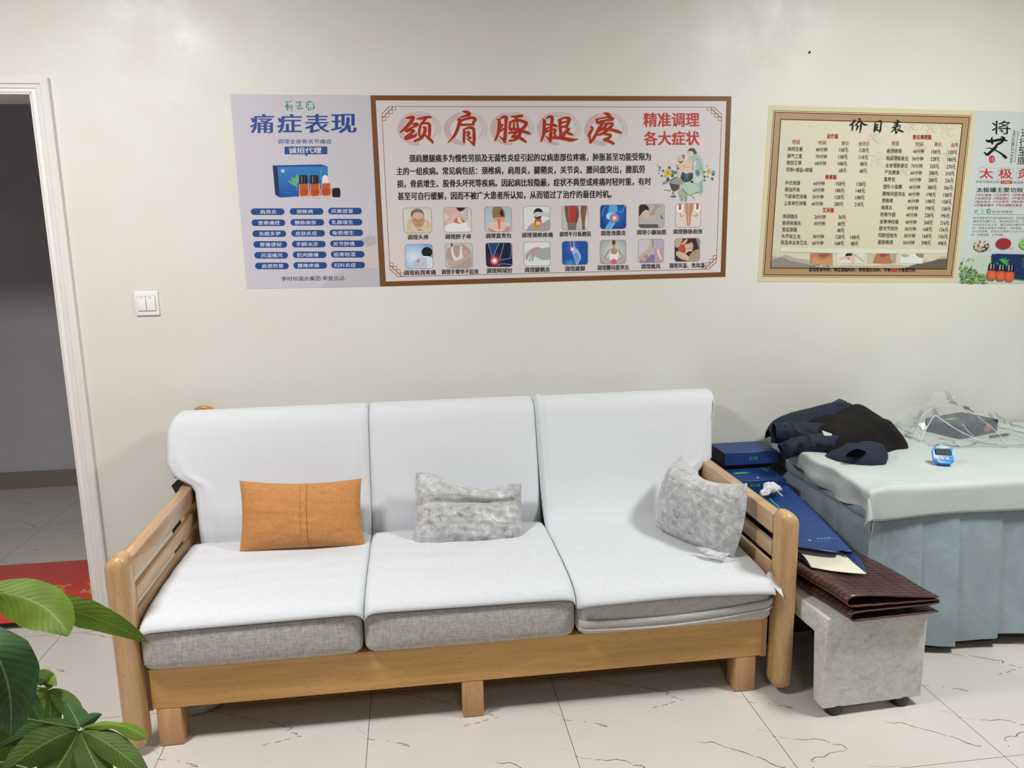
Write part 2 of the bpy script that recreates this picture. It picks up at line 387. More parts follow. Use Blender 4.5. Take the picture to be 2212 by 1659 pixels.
# floor: one slab, marble veins printed per tile
bm = bmesh.new(); bm_box(bm, (-4.7, YB-0.1, -0.1), (XR+0.1, HY+0.1, 0.0))
c6 = lambda x, y: (1000+x/3.16, 1480+y/3.16)
c7 = lambda x, y: (1512+x/3.16, 1330+y/3.16)
c5 = lambda x, y: (400+x/3.16, 1480+y/3.16)
VE = [(c6, [(680, 236), (710, 240), (740, 243)], 1.6), (c6, [(825, 247), (840, 250)], 1.5), (c6, [(890, 260), (940, 268), (985, 282)], 1.8), (c6, [(930, 276), (990, 285)], 1.3),
      (c6, [(585, 170), (625, 190), (670, 207)], 1.1),
      (c5, [(130, 170), (210, 182), (260, 192)], 1.4), (c5, [(280, 195), (345, 210)], 1.8), (c5, [(365, 213), (420, 224), (520, 244)], 1.3), (c5, [(550, 238), (600, 255), (660, 275), (680, 285)], 2.0), (c5, [(660, 283), (715, 285), (728, 293), (692, 314)], 2.2),
      (c6, [(1090, 5), (1140, 20), (1170, 18)], 1.2), (c6, [(1420, 82), (1460, 84), (1468, 92)], 2.0), (c6, [(1480, 101), (1505, 100)], 1.6), (c6, [(1292, 157), (1312, 152), (1330, 140)], 1.4), (c6, [(1355, 137), (1390, 134), (1395, 128)], 2.0), (c6, [(1410, 122), (1445, 113)], 1.8),
      (c6, [(670, 434), (745, 452)], 1.1), (c6, [(760, 485), (790, 489)], 1.6), (c6, [(800, 493), (880, 505)], 1.2), (c6, [(905, 508), (990, 514), (1050, 508), (1110, 518), (1150, 537)], 1.9),
      (c7, [(900, 878), (960, 880), (985, 892), (1005, 912)], 2.2), (c7, [(995, 918), (950, 928), (890, 937), (845, 962), (790, 966), (760, 990), (785, 997)], 1.7),
      (c6, [(1600, 385), (1650, 393), (1690, 387), (1740, 402), (1790, 423), (1812, 427)], 1.8), (c6, [(1820, 430), (1870, 445), (1920, 460), (1985, 484)], 2.0), (c6, [(2000, 486), (2060, 510), (2110, 540), (2165, 560), (2205, 560)], 2.2),
      (c7, [(1125, 1008), (1150, 1022), (1190, 1028), (1290, 1030), (1400, 1022)], 0.9), (c7, [(770, 1040), (775, 1030)], 1.8)]
TX, TY, TX0, TY0 = 0.598, 0.6, 0.422, 1.785
rnd = random.Random(4)
for fn, pl, w in VE:
    P = [at_z(*fn(*p), 0.0) for p in pl]
    ci = math.floor((P[0].x-TX0)/TX); cj = math.floor((P[0].y-TY0)/TY)
    P = catmull([(p.x-ci*TX, p.y-cj*TY) for p in P], 4)
    # a little raggedness so that a vein is not a clean spline
    P = [(x+rnd.uniform(-1, 1)*0.0012, y+rnd.uniform(-1, 1)*0.0016) for x, y in P]
    for i in range(-6, 4):
        for j in range(-1, 5):
            X0, Y0 = TX0+i*TX, TY0+j*TY
            if X0 < -4.6 or (Y0 > 3.0 and X0 > -1.0) : continue
            n = len(P); L = []; R_ = []
            for k in range(n):
                a = P[max(k-1, 0)]; b = P[min(k+1, n-1)]; dx, dy = b[0]-a[0], b[1]-a[1]; l = math.hypot(dx, dy) or 1
                ww = w*0.00085*(0.45+0.55*math.sin(math.pi*(k+0.6)/(n+0.2)))*rnd.uniform(0.6, 1.25)
                x, y = P[k][0]+i*TX, P[k][1]+j*TY
                L.append(bm.verts.new((x-dy/l*ww, y+dx/l*ww, 0.0002))); R_.append(bm.verts.new((x+dy/l*ww, y-dx/l*ww, 0.0002)))
            for k in range(n-1):
                f = bm.faces.new((R_[k], R_[k+1], L[k+1], L[k])); f.material_index = 1 if w > 1.25 else 2
me = bpy.data.meshes.new('floor'); bm.to_mesh(me); bm.free(); fin(me, [M['floor'], M['vein'], M['vein2']], False); S(link('floor', me))
# door casing: moulded architrave round the doorway, jamb lining
bm = bmesh.new()
prof = [(0.000, 0.000), (0.000, 0.012), (0.006, 0.015), (0.018, 0.013), (0.022, 0.017), (0.036, 0.018), (0.040, 0.024), (0.060, 0.026), (0.066, 0.022), (0.066, 0.000)]  # (away from opening, thickness)
x1, x0, zt = -1.297, DX0-0.003, 1.998
loops = []
for (d, t) in prof:
    y = WY - t
    loops.append([Vector((x1+d, y, 0.0)), Vector((x1+d, y, zt+d*0.78)), Vector((x0-d, y, zt+d*0.78)), Vector((x0-d, y, 0.0))])
V = [[bm.verts.new(p) for p in lp] for lp in loops]
for a in range(len(prof)-1):
    for k in range(3): bm.faces.new((V[a][k], V[a][k+1], V[a+1][k+1], V[a+1][k]))
for k in (0, 3):
    bm.faces.new([V[a][k] for a in range(len(prof))])
bm_box(bm, (DX1-0.001, WY-0.012, 0), (DX1+0.003, WY+0.2, DZ)); bm_box(bm, (DX0-0.003, WY-0.012, 0), (DX0+0.001, WY+0.2, DZ)); bm_box(bm, (DX0, WY-0.012, DZ-0.001), (DX1, WY+0.2, DZ+0.003))
dr = S(bm_obj('door_1', bm, M['trim'], angle=25))
sp_ = box('strike_plate', (DX1-0.004, WY+0.01, 1.06), (DX1-0.001, WY+0.045, 1.15), M['nail'], dr)
# light switch
p0, p1 = at_y(289, 630, WY), at_y(347, 682, WY)
sw = thing('light_switch', (-0.981, WY, 1.246), 'white square two-rocker wall switch beside the doorway', 'light switch')
box('plate', (-1.024, WY-0.008, 1.200), (-0.938, WY, 1.292), M['white'], sw, r=0.005)
for a, b in ((-1.013, -0.983), (-0.9815, -0.949)):
    bm = bmesh.new(); bm_box(bm, (a, WY-0.0125, 1.219), (b, WY-0.006, 1.273), r=0.0015)
    k = bm_obj('rocker', bm, M['white'], sw)
    box('indicator', (a+0.011, WY-0.0130, 1.267), (a+0.019, WY-0.0122, 1.269), M['switchgap'], k)
box('bezel_gap', (-1.0145, WY-0.0082, 1.2175), (-0.9475, WY-0.0078, 1.2745), M['switchgap'], sw)
# nail in the wall
p = at_y(1748, 113, WY); bm = bmesh.new()
bmesh.ops.create_uvsphere(bm, u_segments=12, v_segments=8, radius=0.0042, matrix=Matrix.Translation((p.x, WY-0.004, p.z)))
bm_tube(bm, [(p.x, WY-0.004, p.z), (p.x, WY, p.z)], 0.0015, 6)
tag(bm_obj('wall_nail', bm, M['nail']), 'small black nail head high on the bare wall above the price list', 'nail')
# doormat
mt = thing('doormat', (-1.73, 3.385, 0), 'red doormat with gold characters and black rubber edge in the doorway', 'doormat')
box('rubber_base', (-2.16, 3.062, 0.0), (-1.318, 3.705, 0.006), M['black'], mt, r=0.002, seg=1)
box('pile', (-2.13, 3.095, 0.006), (-1.318, 3.703, 0.011), M['redmat'], mt, r=0.002, seg=2)
# ------------------------------------------------------------------ sofa
sofa = thing('wooden_sofa', (0.15, 2.6, 0), 'light wood three-seat sofa with slatted arms against the wall', 'sofa')
box('front_rail', (-0.797, 2.208, 0.121), (1.084, 2.236, 0.250), M['wood_x'], sofa, r=0.002, seg=1)
for a, b in ((-0.8185, -0.7975), (1.0845, 1.106)):
    bm = bmesh.new(); bm_box(bm, (a, 2.216, 0.112), (b, 3.02, 0.248), r=0.003, seg=1)
    o = bm_obj('side_rail', bm, M['wood_dk'] if a < 0 else M['wood_leg'], sofa)
for x0_ in (-0.788, 0.113, 0.996):
    for y0_ in (2.206, 2.92):
        x1_ = x0_+(0.071 if x0_ != 0.113 else 0.067)
        box('leg', (x0_, y0_, 0.0), (x1_, y0_+0.068, 0.1215), M['wood_leg'], sofa, r=0.006, seg=2)
box('back_rail', (-0.797, 2.992, 0.121), (1.084, 3.02, 0.250), M['wood_x'], sofa)
box('seat_board', (-0.796, 2.237, 0.222), (1.083, 2.991, 0.246), M['wood_x'], sofa)
# slanted, padded backrest that the covers hang on
bm = bmesh.new()
def slab(xa, xb, z0, z1, r=0.03):
    b2 = bmesh.new(); bmesh.ops.create_cube(b2, size=1)
    fy = lambda z: interp(z, [(0.25, 2.815), (0.40, 2.815), (0.82, 2.955)])
    for v in b2.verts:
        z = z0 if v.co.z < 0 else z1
        v.co = Vector((xa if v.co.x < 0 else xb, fy(z) if v.co.y < 0 else 3.045, z))
    bmesh.ops.bevel(b2, geom=b2.edges[:], offset=r, segments=4, profile=0.5, affect='EDGES'); merge(bm, b2, 0)
slab(-0.770, 1.075, 0.252, 0.66); slab(-0.855, 1.165, 0.615, 0.822)
bm_obj('backrest', bm, M['linen'], sofa)
def soft_box(name, lo, hi, r, m, parent=None, crown=0.008, bulge=0.010, n=14):
    b2 = bmesh.new(); bmesh.ops.create_cube(b2, size=2.0)
    bmesh.ops.subdivide_edges(b2, edges=b2.edges[:], cuts=n, use_grid_fill=True)
    c = Vector([(lo[i]+hi[i])/2 for i in range(3)]); h = Vector([(hi[i]-lo[i])/2 for i in range(3)])
    for v in b2.verts:
        # concentrate points near the rims
        u = Vector([math.copysign(abs(x)**0.6, x) for x in v.co]); p = Vector((u.x*h.x, u.y*h.y, u.z*h.z))
        q = Vector([max(-(h[i]-r), min(h[i]-r, p[i])) for i in range(3)])
        d = p-q
        if d.length > 1e-9: p = q+d.normalized()*r
        a, b = p.x/h.x, p.z/h.z
        if v.co.z > 0.5: p.z += crown*(1-a*a)*(1-(p.y/h.y)**2)
        p.y += math.copysign(bulge*(1-a**4)*max(0, 1-b*b), p.y)*(abs(p.y)/h.y)
        v.co = c+p
    me = bpy.data.meshes.new(name); b2.to_mesh(me); b2.free(); fin(me, m, True, 70); return link(name, me, parent)
def arm(xo, xi):
    """xo outer face, xi inner face (x)"""
    s = 1 if xi > xo else -1
    def outline(z0, z1, ro, ri, rb):
        # outline in x-z, outer top corner radius ro, inner top ri, bottom rb
        A = []
        X = lambda d: xo+s*d
        w = abs(xi-xo)
        A += [(X(ro-ro*math.cos(math.radians(t))), z1-ro+ro*math.sin(math.radians(t))) for t in (0, 15, 30, 45, 60, 75, 90)]
        A += [(X(w-ri+ri*math.sin(math.radians(t))), z1-ri+ri*math.cos(math.radians(t))) for t in (0, 30, 60, 90)]
        A += [(X(w-rb+rb*math.cos(math.radians(t))), z0+rb-rb*math.sin(math.radians(t))) for t in (0, 30, 60, 90)]
        A += [(X(rb-rb*math.sin(math.radians(t))), z0+rb-rb*math.cos(math.radians(t))) for t in (0, 30, 60, 90)]
        return A
    bm = bmesh.new()
    bm.free(); a = soft_box('armrest', (min(xo, xi), 2.158, 0.018), (max(xo, xi), 2.240, 0.619), 0.0295, M['wood_z'], sofa, crown=0, bulge=0, n=22)
    for v in a.data.vertices:
        # rounder shoulder on the outer side
        t = abs(v.co.x-xi)/abs(xo-xi); v.co.z -= 0.016*t*t*sstep(0.55, 0.619, v.co.z)
    b = bmesh.new(); bm_prism(b, outline(0.018, 0.592, 0.03, 0.012, 0.02), 1, 2.895, 2.955, r=0.012, seg=3); bm_obj('back_post', b, M['wood_z'], a, angle=50)
    d = 0.006*s
    for z0, z1, ro in ((0.526, 0.592, 0.03), (0.450, 0.497, 0.006), (0.376, 0.424, 0.006)):
        b = bmesh.new()
        w = abs(xi-xo); tw = w-0.010 if z0 > 0.5 else 0.017
        P = [(p[0], p[1]) for p in outline(z0, z1, ro, 0.006, 0.006)]
        P = [(xi-s*0.005-s*tw+(p[0]-xo)*(tw/w), p[1]) for p in P]
        bm_prism(b, P, 1, 2.236, 2.90, r=0.003, seg=2)
        bm_obj('slat', b, M['wood_y'], a, angle=50)
    return a
arm(-0.873, -0.808); arm(1.176, 1.110)
# seat cushions
CUSH = [(-0.8065, -0.178, 0.2505, 0.404), (-0.174, 0.4665, 0.2505, 0.403), (0.471, 1.106, 0.2505, 0.387)]
cl = ['grey linen seat cushion at the sofa end nearest the doorway', 'middle grey linen seat cushion of the sofa', 'grey linen seat cushion with a piped band at the sofa end nearest the bench']
cushions = []
for k, (a, b, z0, z1) in enumerate(CUSH):
    o = soft_box('seat_cushion', (a, 2.178, z0), (b, 2.79, z1), 0.034, M['linen'] if k < 2 else M['linen2'])
    tag(o, cl[k], 'cushion', 'seat cushions on the sofa'); cushions.append(o)
# piped zip band round the third cushion's front
def band(zf, h, name):
    def fn(u, v):
        x = 0.476+u*(1.101-0.476)
        e = min(x-0.471, 1.106-x); rr = 0.034
        y = 2.168 + (rr-math.sqrt(max(0, rr*rr-(rr-min(e, rr))**2)))
        bul = 0.004*math.sin(math.pi*u)
        return Vector((x, y-0.001-bul-0.0035*math.sin(math.pi*v), zf(u)+h*(v-0.5)))
    return grid_mesh(name, fn, 40, 5, M['linen2'], cushions[2])
band(lambda u: 0.302+0.022*u-0.012*math.sin(math.pi*u), 0.022, 'piping_band')
band(lambda u: 0.283+0.022*u-0.014*math.sin(math.pi*u), 0.004, 'piping_band')
# white cloth covers, each one sheet: front hem, seat, tuck, back, over the top
def cover(k, xa, xb, prof, xl=None, xr=None, zdrop=0.0, hemfn=None, label='', seed=1, hem=True):
    prof = [(y, z-(zdrop if y < 2.72 and z < 0.45 else 0)) for y, z in prof]
    C = catmull(prof, 9); n = len(C)
    L = [0]
    for i in range(1, n): L.append(L[-1]+math.hypot(C[i][0]-C[i-1][0], C[i][1]-C[i-1][1]))
    tot = L[-1]; NV = 110
    def at(t):
        s = t*tot
        for i in range(1, n):
            if s <= L[i] or i == n-1:
                f = (s-L[i-1])/max(1e-9, L[i]-L[i-1]); f = min(1, max(0, f))
                y = C[i-1][0]+(C[i][0]-C[i-1][0])*f; z = C[i-1][1]+(C[i][1]-C[i-1][1])*f
                dy, dz = C[i][0]-C[i-1][0], C[i][1]-C[i-1][1]; l = math.hypot(dy, dz) or 1
                return y, z, -dz/l, dy/l, s
    def fn(u, v):
        uu = (1-math.cos(math.pi*u))/2*0.55+u*0.45
        y, z, ny, nz, s = at(v)
        back = sstep(2.76, 2.80, y)
        front = y < 3.0
        x0 = xa if xl is None or not back else (interp(z, xl) if front else interp(max(z, 0.7), xl))
        x1 = xb if xr is None or not back else (interp(z, xr) if front else interp(max(z, 0.7), xr))
        w = x1-x0; x = x0+uu*w; dl, dr = x-x0, x1-x
        r = 0.020
        e = 0
        for d, free in ((dl, xl is not None and back > 0.5), (dr, xr is not None and back > 0.5)):
            t = max(0, (r-d)/r)
            if t > 0: e = max(e, r*(1-math.sqrt(max(0.0, 1-min(t, 0.985)**2)))*(1.3 if free else 1.0))
        # wrinkles
        wr = 0
        if 2.35 < y < 2.75 and z < 0.46:
            wr = 0.0065*noise.noise(Vector((x*4+seed*7, y*16, seed)))*(0.3+0.7*sstep(0.2, 0.8, noise.noise(Vector((x*2+seed, y*2, 3.3)))*0.5+0.5))
        if back > 0 and z < 0.56 and y < 3: wr += 0.006*noise.noise(Vector((x*9+seed*3, z*5, seed+2)))*(1-sstep(0.45, 0.60, z))
        if back > 0 and front: wr += 0.004*noise.noise(Vector((x*2.2+seed*5, z*3, seed*2.2)))
        if back > 0 and front and k == 0: wr += 0.006*math.exp(-((dl-0.05)/0.018)**2)*(1-sstep(0.66, 0.80, z))
        if back > 0 and front and k == 0: wr += 0.007*math.exp(-((dr-0.03)/0.010)**2)*(0.6+0.4*math.sin(z*20))
        if back > 0 and front and k == 2: wr += 0.009*math.exp(-((dl-0.022)/0.010)**2)+0.006*math.exp(-((dr-0.05)/0.02)**2)*(1-sstep(0.66, 0.80, z))
        if hemfn and v < 0.12:
            hz, hy = hemfn(u); f = (1-v/0.12)**2; z += hz*f; y += hy*f
        return Vector((x, y - e*ny + wr*ny, z - e*nz + wr*nz))
    o = grid_mesh('sofa_cover', fn, 64, NV, M['cloth'], None, solid=0.0018, angle=180, offset=1.0)
    tag(o, label, 'sofa cover', 'white cloth covers on the sofa')
    if hem:
        bm = bmesh.new()
        pts = [fn(i/64, 0.0) for i in range(2, 63)]
        bm_tube(bm, [p+Vector((0, -0.0005, 0)) for p in pts], 0.0012, 5)
        bm_obj('hem_line', bm, M['hem'], o)  # thin dark line along the front edge of the cover
    return o
P12 = [(2.1665, 0.391), (2.172, 0.400), (2.184, 0.410), (2.21, 0.4165), (2.26, 0.4195), (2.5, 0.423), (2.68, 0.4185), (2.755, 0.414), (2.776, 0.400), (2.788, 0.378), (2.797, 0.400), (2.802, 0.445), (2.826, 0.52), (2.868, 0.64), (2.905, 0.745), (2.928, 0.802), (2.952, 0.832), (2.99, 0.846), (3.035, 0.842), (3.062, 0.815), (3.07, 0.76), (3.074, 0.62)]
P3 = [(2.160, 0.384), (2.166, 0.396), (2.182, 0.408), (2.205, 0.415), (2.26, 0.418), (2.45, 0.422), (2.60, 0.424), (2.70, 0.430), (2.752, 0.452), (2.79, 0.50), (2.826, 0.56), (2.868, 0.66), (2.905, 0.755), (2.928, 0.808), (2.952, 0.834), (2.99, 0.846), (3.035, 0.840), (3.062, 0.812), (3.07, 0.76), (3.074, 0.62)]
cover(0, -0.803, -0.1705, P12, xl=[(0.39, -0.785), (0.52, -0.795), (0.58, -0.802), (0.605, -0.818), (0.635, -0.876), (0.68, -0.900), (0.76, -0.902), (0.80, -0.898), (0.83, -0.888), (0.85, -0.872)],
      label='white cloth cover behind the orange pillow, over the sofa end nearest the doorway', seed=1, hemfn=lambda u: (-0.008+0.010*u-0.022*abs(2*u-1)**14, 0))
cover(1, -0.1695, 0.4670, P12, label='white cloth cover of the middle seat, behind the crumpled velvet pillow', seed=2, hemfn=lambda u: (0.002-0.006*u-0.026*abs(2*u-1)**14, 0))
cover(2, 0.4680, 1.100, P3, xr=[(0.42, 1.090), (0.50, 1.095), (0.56, 1.10), (0.60, 1.160), (0.68, 1.172), (0.76, 1.182), (0.80, 1.196), (0.83, 1.204), (0.85, 1.204)], xl=None,
      label='white cloth cover with a loose drooping hem at the sofa end nearest the bench', seed=3, zdrop=0.012, hem=False,
      hemfn=lambda u: (0.003-0.006*u-0.012*(abs(2*u-1)**6), -0.012-0.005*math.sin(9*u)))
# loose corner tab of the third cover at the arm post
c3 = [o for o in COL.objects if o.name.startswith('sofa_cover')][-1]
def tabfn(u, v):
    a = Vector((1.085, 2.20, 0.402)); x = a+Vector((0.035*u, -0.020*u-0.035*v+0.01*math.sin(3*u), 0.012*math.sin(5*u)*(1-v)-0.042*v*u-0.012*v))
    return x
grid_mesh('corner_flap', tabfn, 14, 10, M['cloth'], c3, solid=0.0018, angle=180)
# edge of the left cover that falls round behind the arm
c1 = [o for o in COL.objects if o.name.startswith('sofa_cover')][0]
def flapfn(u, v):
    z = 0.80-v*0.185
    y = 2.935+u*0.10-0.02*v
    x = -0.885-0.012*math.sin(math.pi*v)+0.02*max(0, v-0.75)/0.25*u+0.006*math.sin(u*7)*v
    return Vector((x-0.008*u, y, z-0.02*u*v))
grid_mesh('side_flap', flapfn, 12, 14, M['cloth'], c1, solid=0.0018, angle=180)
c3b = c3
def flapfn2(u, v):
    u = u*1.15-0.15
    z = 0.815-v*0.30; y = 2.93+u*0.10-0.045*v
    x = -0.008+interp(z, [(0.5, 1.150), (0.60, 1.160), (0.68, 1.172), (0.76, 1.182), (0.80, 1.194), (0.83, 1.200)])+0.006*math.sin(6*v+2*u)
    return Vector((x, y, z))
grid_mesh('side_flap', flapfn2, 12, 16, M['cloth'], c3b, solid=0.0018, angle=180)
# ------------------------------------------------------------------ scatter pillows
def pillow(name, TL, TR, BR, BL, T, m, label, k=0.07, seed=0, wr=0.004, mod=None, n=40, back=0.7, wf=7):
    TL, TR, BR, BL = [Vector(p) for p in (TL, TR, BR, BL)]
    N = ((TR-TL).cross(BL-TL)).normalized()          # towards the viewer
    if N.dot(Vector((0, 0, CAMH))-TL) < 0: N = -N
    root = thing(name, (TL+TR+BR+BL)/4, label, 'pillow')
    def side(sgn):
        def fn(a, b):
            u, v = 2*a-1, 2*b-1
            u2 = u*(1-k*(1-v*v)); v2 = v*(1-k*(1-u*u))
            A, B = (u2+1)/2, (v2+1)/2
            p = (TL*(1-A)+TR*A)*(1-B)+(BL*(1-A)+BR*A)*B
            h = T*(max(0, 1-abs(u)**2.6)**0.55)*(max(0, 1-abs(v)**2.6)**0.55)
            rim = max(abs(u), abs(v))
            w_ = noise.noise(Vector((u*wf*0.5+seed*3.1, v*wf+seed, seed*1.7+sgn)))+0.5*noise.noise(Vector((u*wf+seed, v*wf*2, seed)))
            h += wr*w_*(1-rim**8)
            if mod: h, p = mod(u, v, h, p, N, sgn)
            return p+N*h*(1 if sgn > 0 else -back)
        return fn
    def whole(a, b):     # both faces in one sheet: 0..0.5 front, 0.5..1 back
        return side(1)(a, b*2) if b <= 0.5 else side(-1)(a, 2-b*2)
    o = grid_mesh('pillow_body', whole, n, n*2, m, root, angle=180)
    return root, side(1)
# orange
TLo, TRo = at_y(517, 1038, 2.745), at_y(781, 1033, 2.735); BLo, BRo = at_y(517, 1194, 2.640), at_y(789, 1181, 2.630)
def mo(u, v, h, p, N, sgn):
    if sgn > 0: h -= 0.004*math.exp(-((u-0.02)/0.025)**2)*(1-v**6)
    p = p+Vector((0, 0, -0.010*(1-u*u)*(1-v)/2))
    return h, p
po, fo = pillow('orange_pillow', TLo, TRo, BRo, BLo, 0.062, M['orange'], 'small rectangular orange pillow with a centre seam on the sofa', k=0.045, seed=2, wr=0.0035, mod=mo)
def plack(a, b): return fo(0.505+0.055*a, 0.015+b*0.965)+Vector((0, -0.0022, 0.0004))
grid_mesh('seam_flap', plack, 4, 40, M['orange'], po, solid=0.0012, angle=180)
# crumpled grey
TLg, TRg = at_y(898, 1016, 2.76), at_y(1126, 1040, 2.75); BLg, BRg = at_y(888, 1194, 2.625), at_y(1133, 1186, 2.615)
def mg(u, v, h, p, N, sgn):
    if sgn > 0:
        h *= 1-0.42*math.exp(-((v+0.25+0.12*u)/0.13)**2)
        h += 0.006*math.sin(22*(v+0.35*u*u)+3*u)*(1-u**4)*sstep(-0.2, -0.9, v)
        h += 0.006*noise.noise(Vector((u*3, v*11, 5)))*(1-u**6)
    if v < 0: p = p+Vector((0, 0, -0.042*math.exp(-((u-0.15)/0.62)**2)*(-v)**1.5))
    if v > 0: p = p+Vector((0, 0, 0.014*sstep(-0.75, -0.3, u)*v))
    return h, p
pillow('crumpled_velvet_pillow', TLg, TRg, BRg, BLg, 0.078, M['velvet'], 'crumpled grey velvet pillow lying flat on the middle seat', k=0.02, seed=5, wr=0.006, mod=mg, wf=6)
# right grey, leaning on the arm
T_, R_2, B_, L_ = at_y(1472, 981, 2.735), at_x(1614, 1043, 1.075), at_x(1583, 1205, 1.030), at_z(1417, 1137, 0.436)
def mr(u, v, h, p, N, sgn):
    D = (B_+L_-T_-R_2).normalized(); E = (R_2+B_-T_-L_).normalized()
    if v < 0: p = p+D*(0.046*(1-u*u)*(-v))
    else: p = p+D*(0.016*(1-u*u)*v)
    p = p+E*(0.024*(1-v*v)*u)
    return h, p
pr_, fr_ = pillow('plump_velvet_pillow', T_, R_2, B_, L_, 0.090, M['velvet'], 'plump grey crushed-velvet pillow propped in the corner against the sofa arm', k=0.035, seed=9, wr=0.004, mod=mr, back=0.35)
# fabric tail under its lower edge
ta, tb_, tc2 = at_z(1500, 1188, 0.428), at_z(1549, 1211, 0.425), at_z(1578, 1200, 0.432)
def tail(u, v): return (ta*(1-u)+tc2*u)*(1-v)+(ta*(1-u)*0.5+tc2*u*0.5+tb_*0.5)*v*1.0+Vector((0, -0.004*v, 0.010*(1-v)+0.004*math.sin(6*u)))
grid_mesh('fabric_tail', tail, 10, 6, M['velvet'], pr_, solid=0.002, angle=180)
# ------------------------------------------------------------------ printing: flat inked areas on a surface
GAIN = 0.92
_txt = {}
def text_mesh(body, bold=0.0):
    bold = 0.0
    key = body
    if key in _txt: return _txt[key]
    c = bpy.data.curves.new('lettering', 'FONT'); c.body = body; c.size = 1.0; c.resolution_u = 2; c.fill_mode = 'FRONT'; c.offset = bold
    o = bpy.data.objects.new('lettering', c); COL.objects.link(o)
    bpy.context.view_layer.update()
    me = bpy.data.meshes.new_from_object(o.evaluated_get(bpy.context.evaluated_depsgraph_get()))
    V = [(v.co.x, v.co.y) for v in me.vertices]; F = [tuple(p.vertices) for p in me.polygons]
    bpy.data.objects.remove(o); bpy.data.curves.remove(c); bpy.data.meshes.remove(me)
    x0 = min(v[0] for v in V); x1 = max(v[0] for v in V); y0 = min(v[1] for v in V); y1 = max(v[1] for v in V)
    V = [((x-x0)/max(1e-9, x1-x0), (y-y0)/max(1e-9, y1-y0)) for x, y in V]
    _txt[key] = (V, F); return V, F
def clip_poly(P, clip):
    """Sutherland-Hodgman against a convex polygon"""
    out = list(P); n = len(clip)
    ar = sum(clip[i][0]*clip[(i+1) % n][1]-clip[(i+1) % n][0]*clip[i][1] for i in range(n))
    sg = 1 if ar > 0 else -1
    for i in range(n):
        a, b = clip[i], clip[(i+1) % n]; src = out; out = []
        if not src: break
        def sd(p): return sg*((b[0]-a[0])*(p[1]-a[1])-(b[1]-a[1])*(p[0]-a[0]))
        for k in range(len(src)):
            p, q = src[k], src[(k+1) % len(src)]; dp, dq = sd(p), sd(q)
            if dp >= 0: out.append(p)
            if (dp >= 0) != (dq >= 0):
                t = dp/(dp-dq); out.append((p[0]+(q[0]-p[0])*t, p[1]+(q[1]-p[1])*t))
    return out
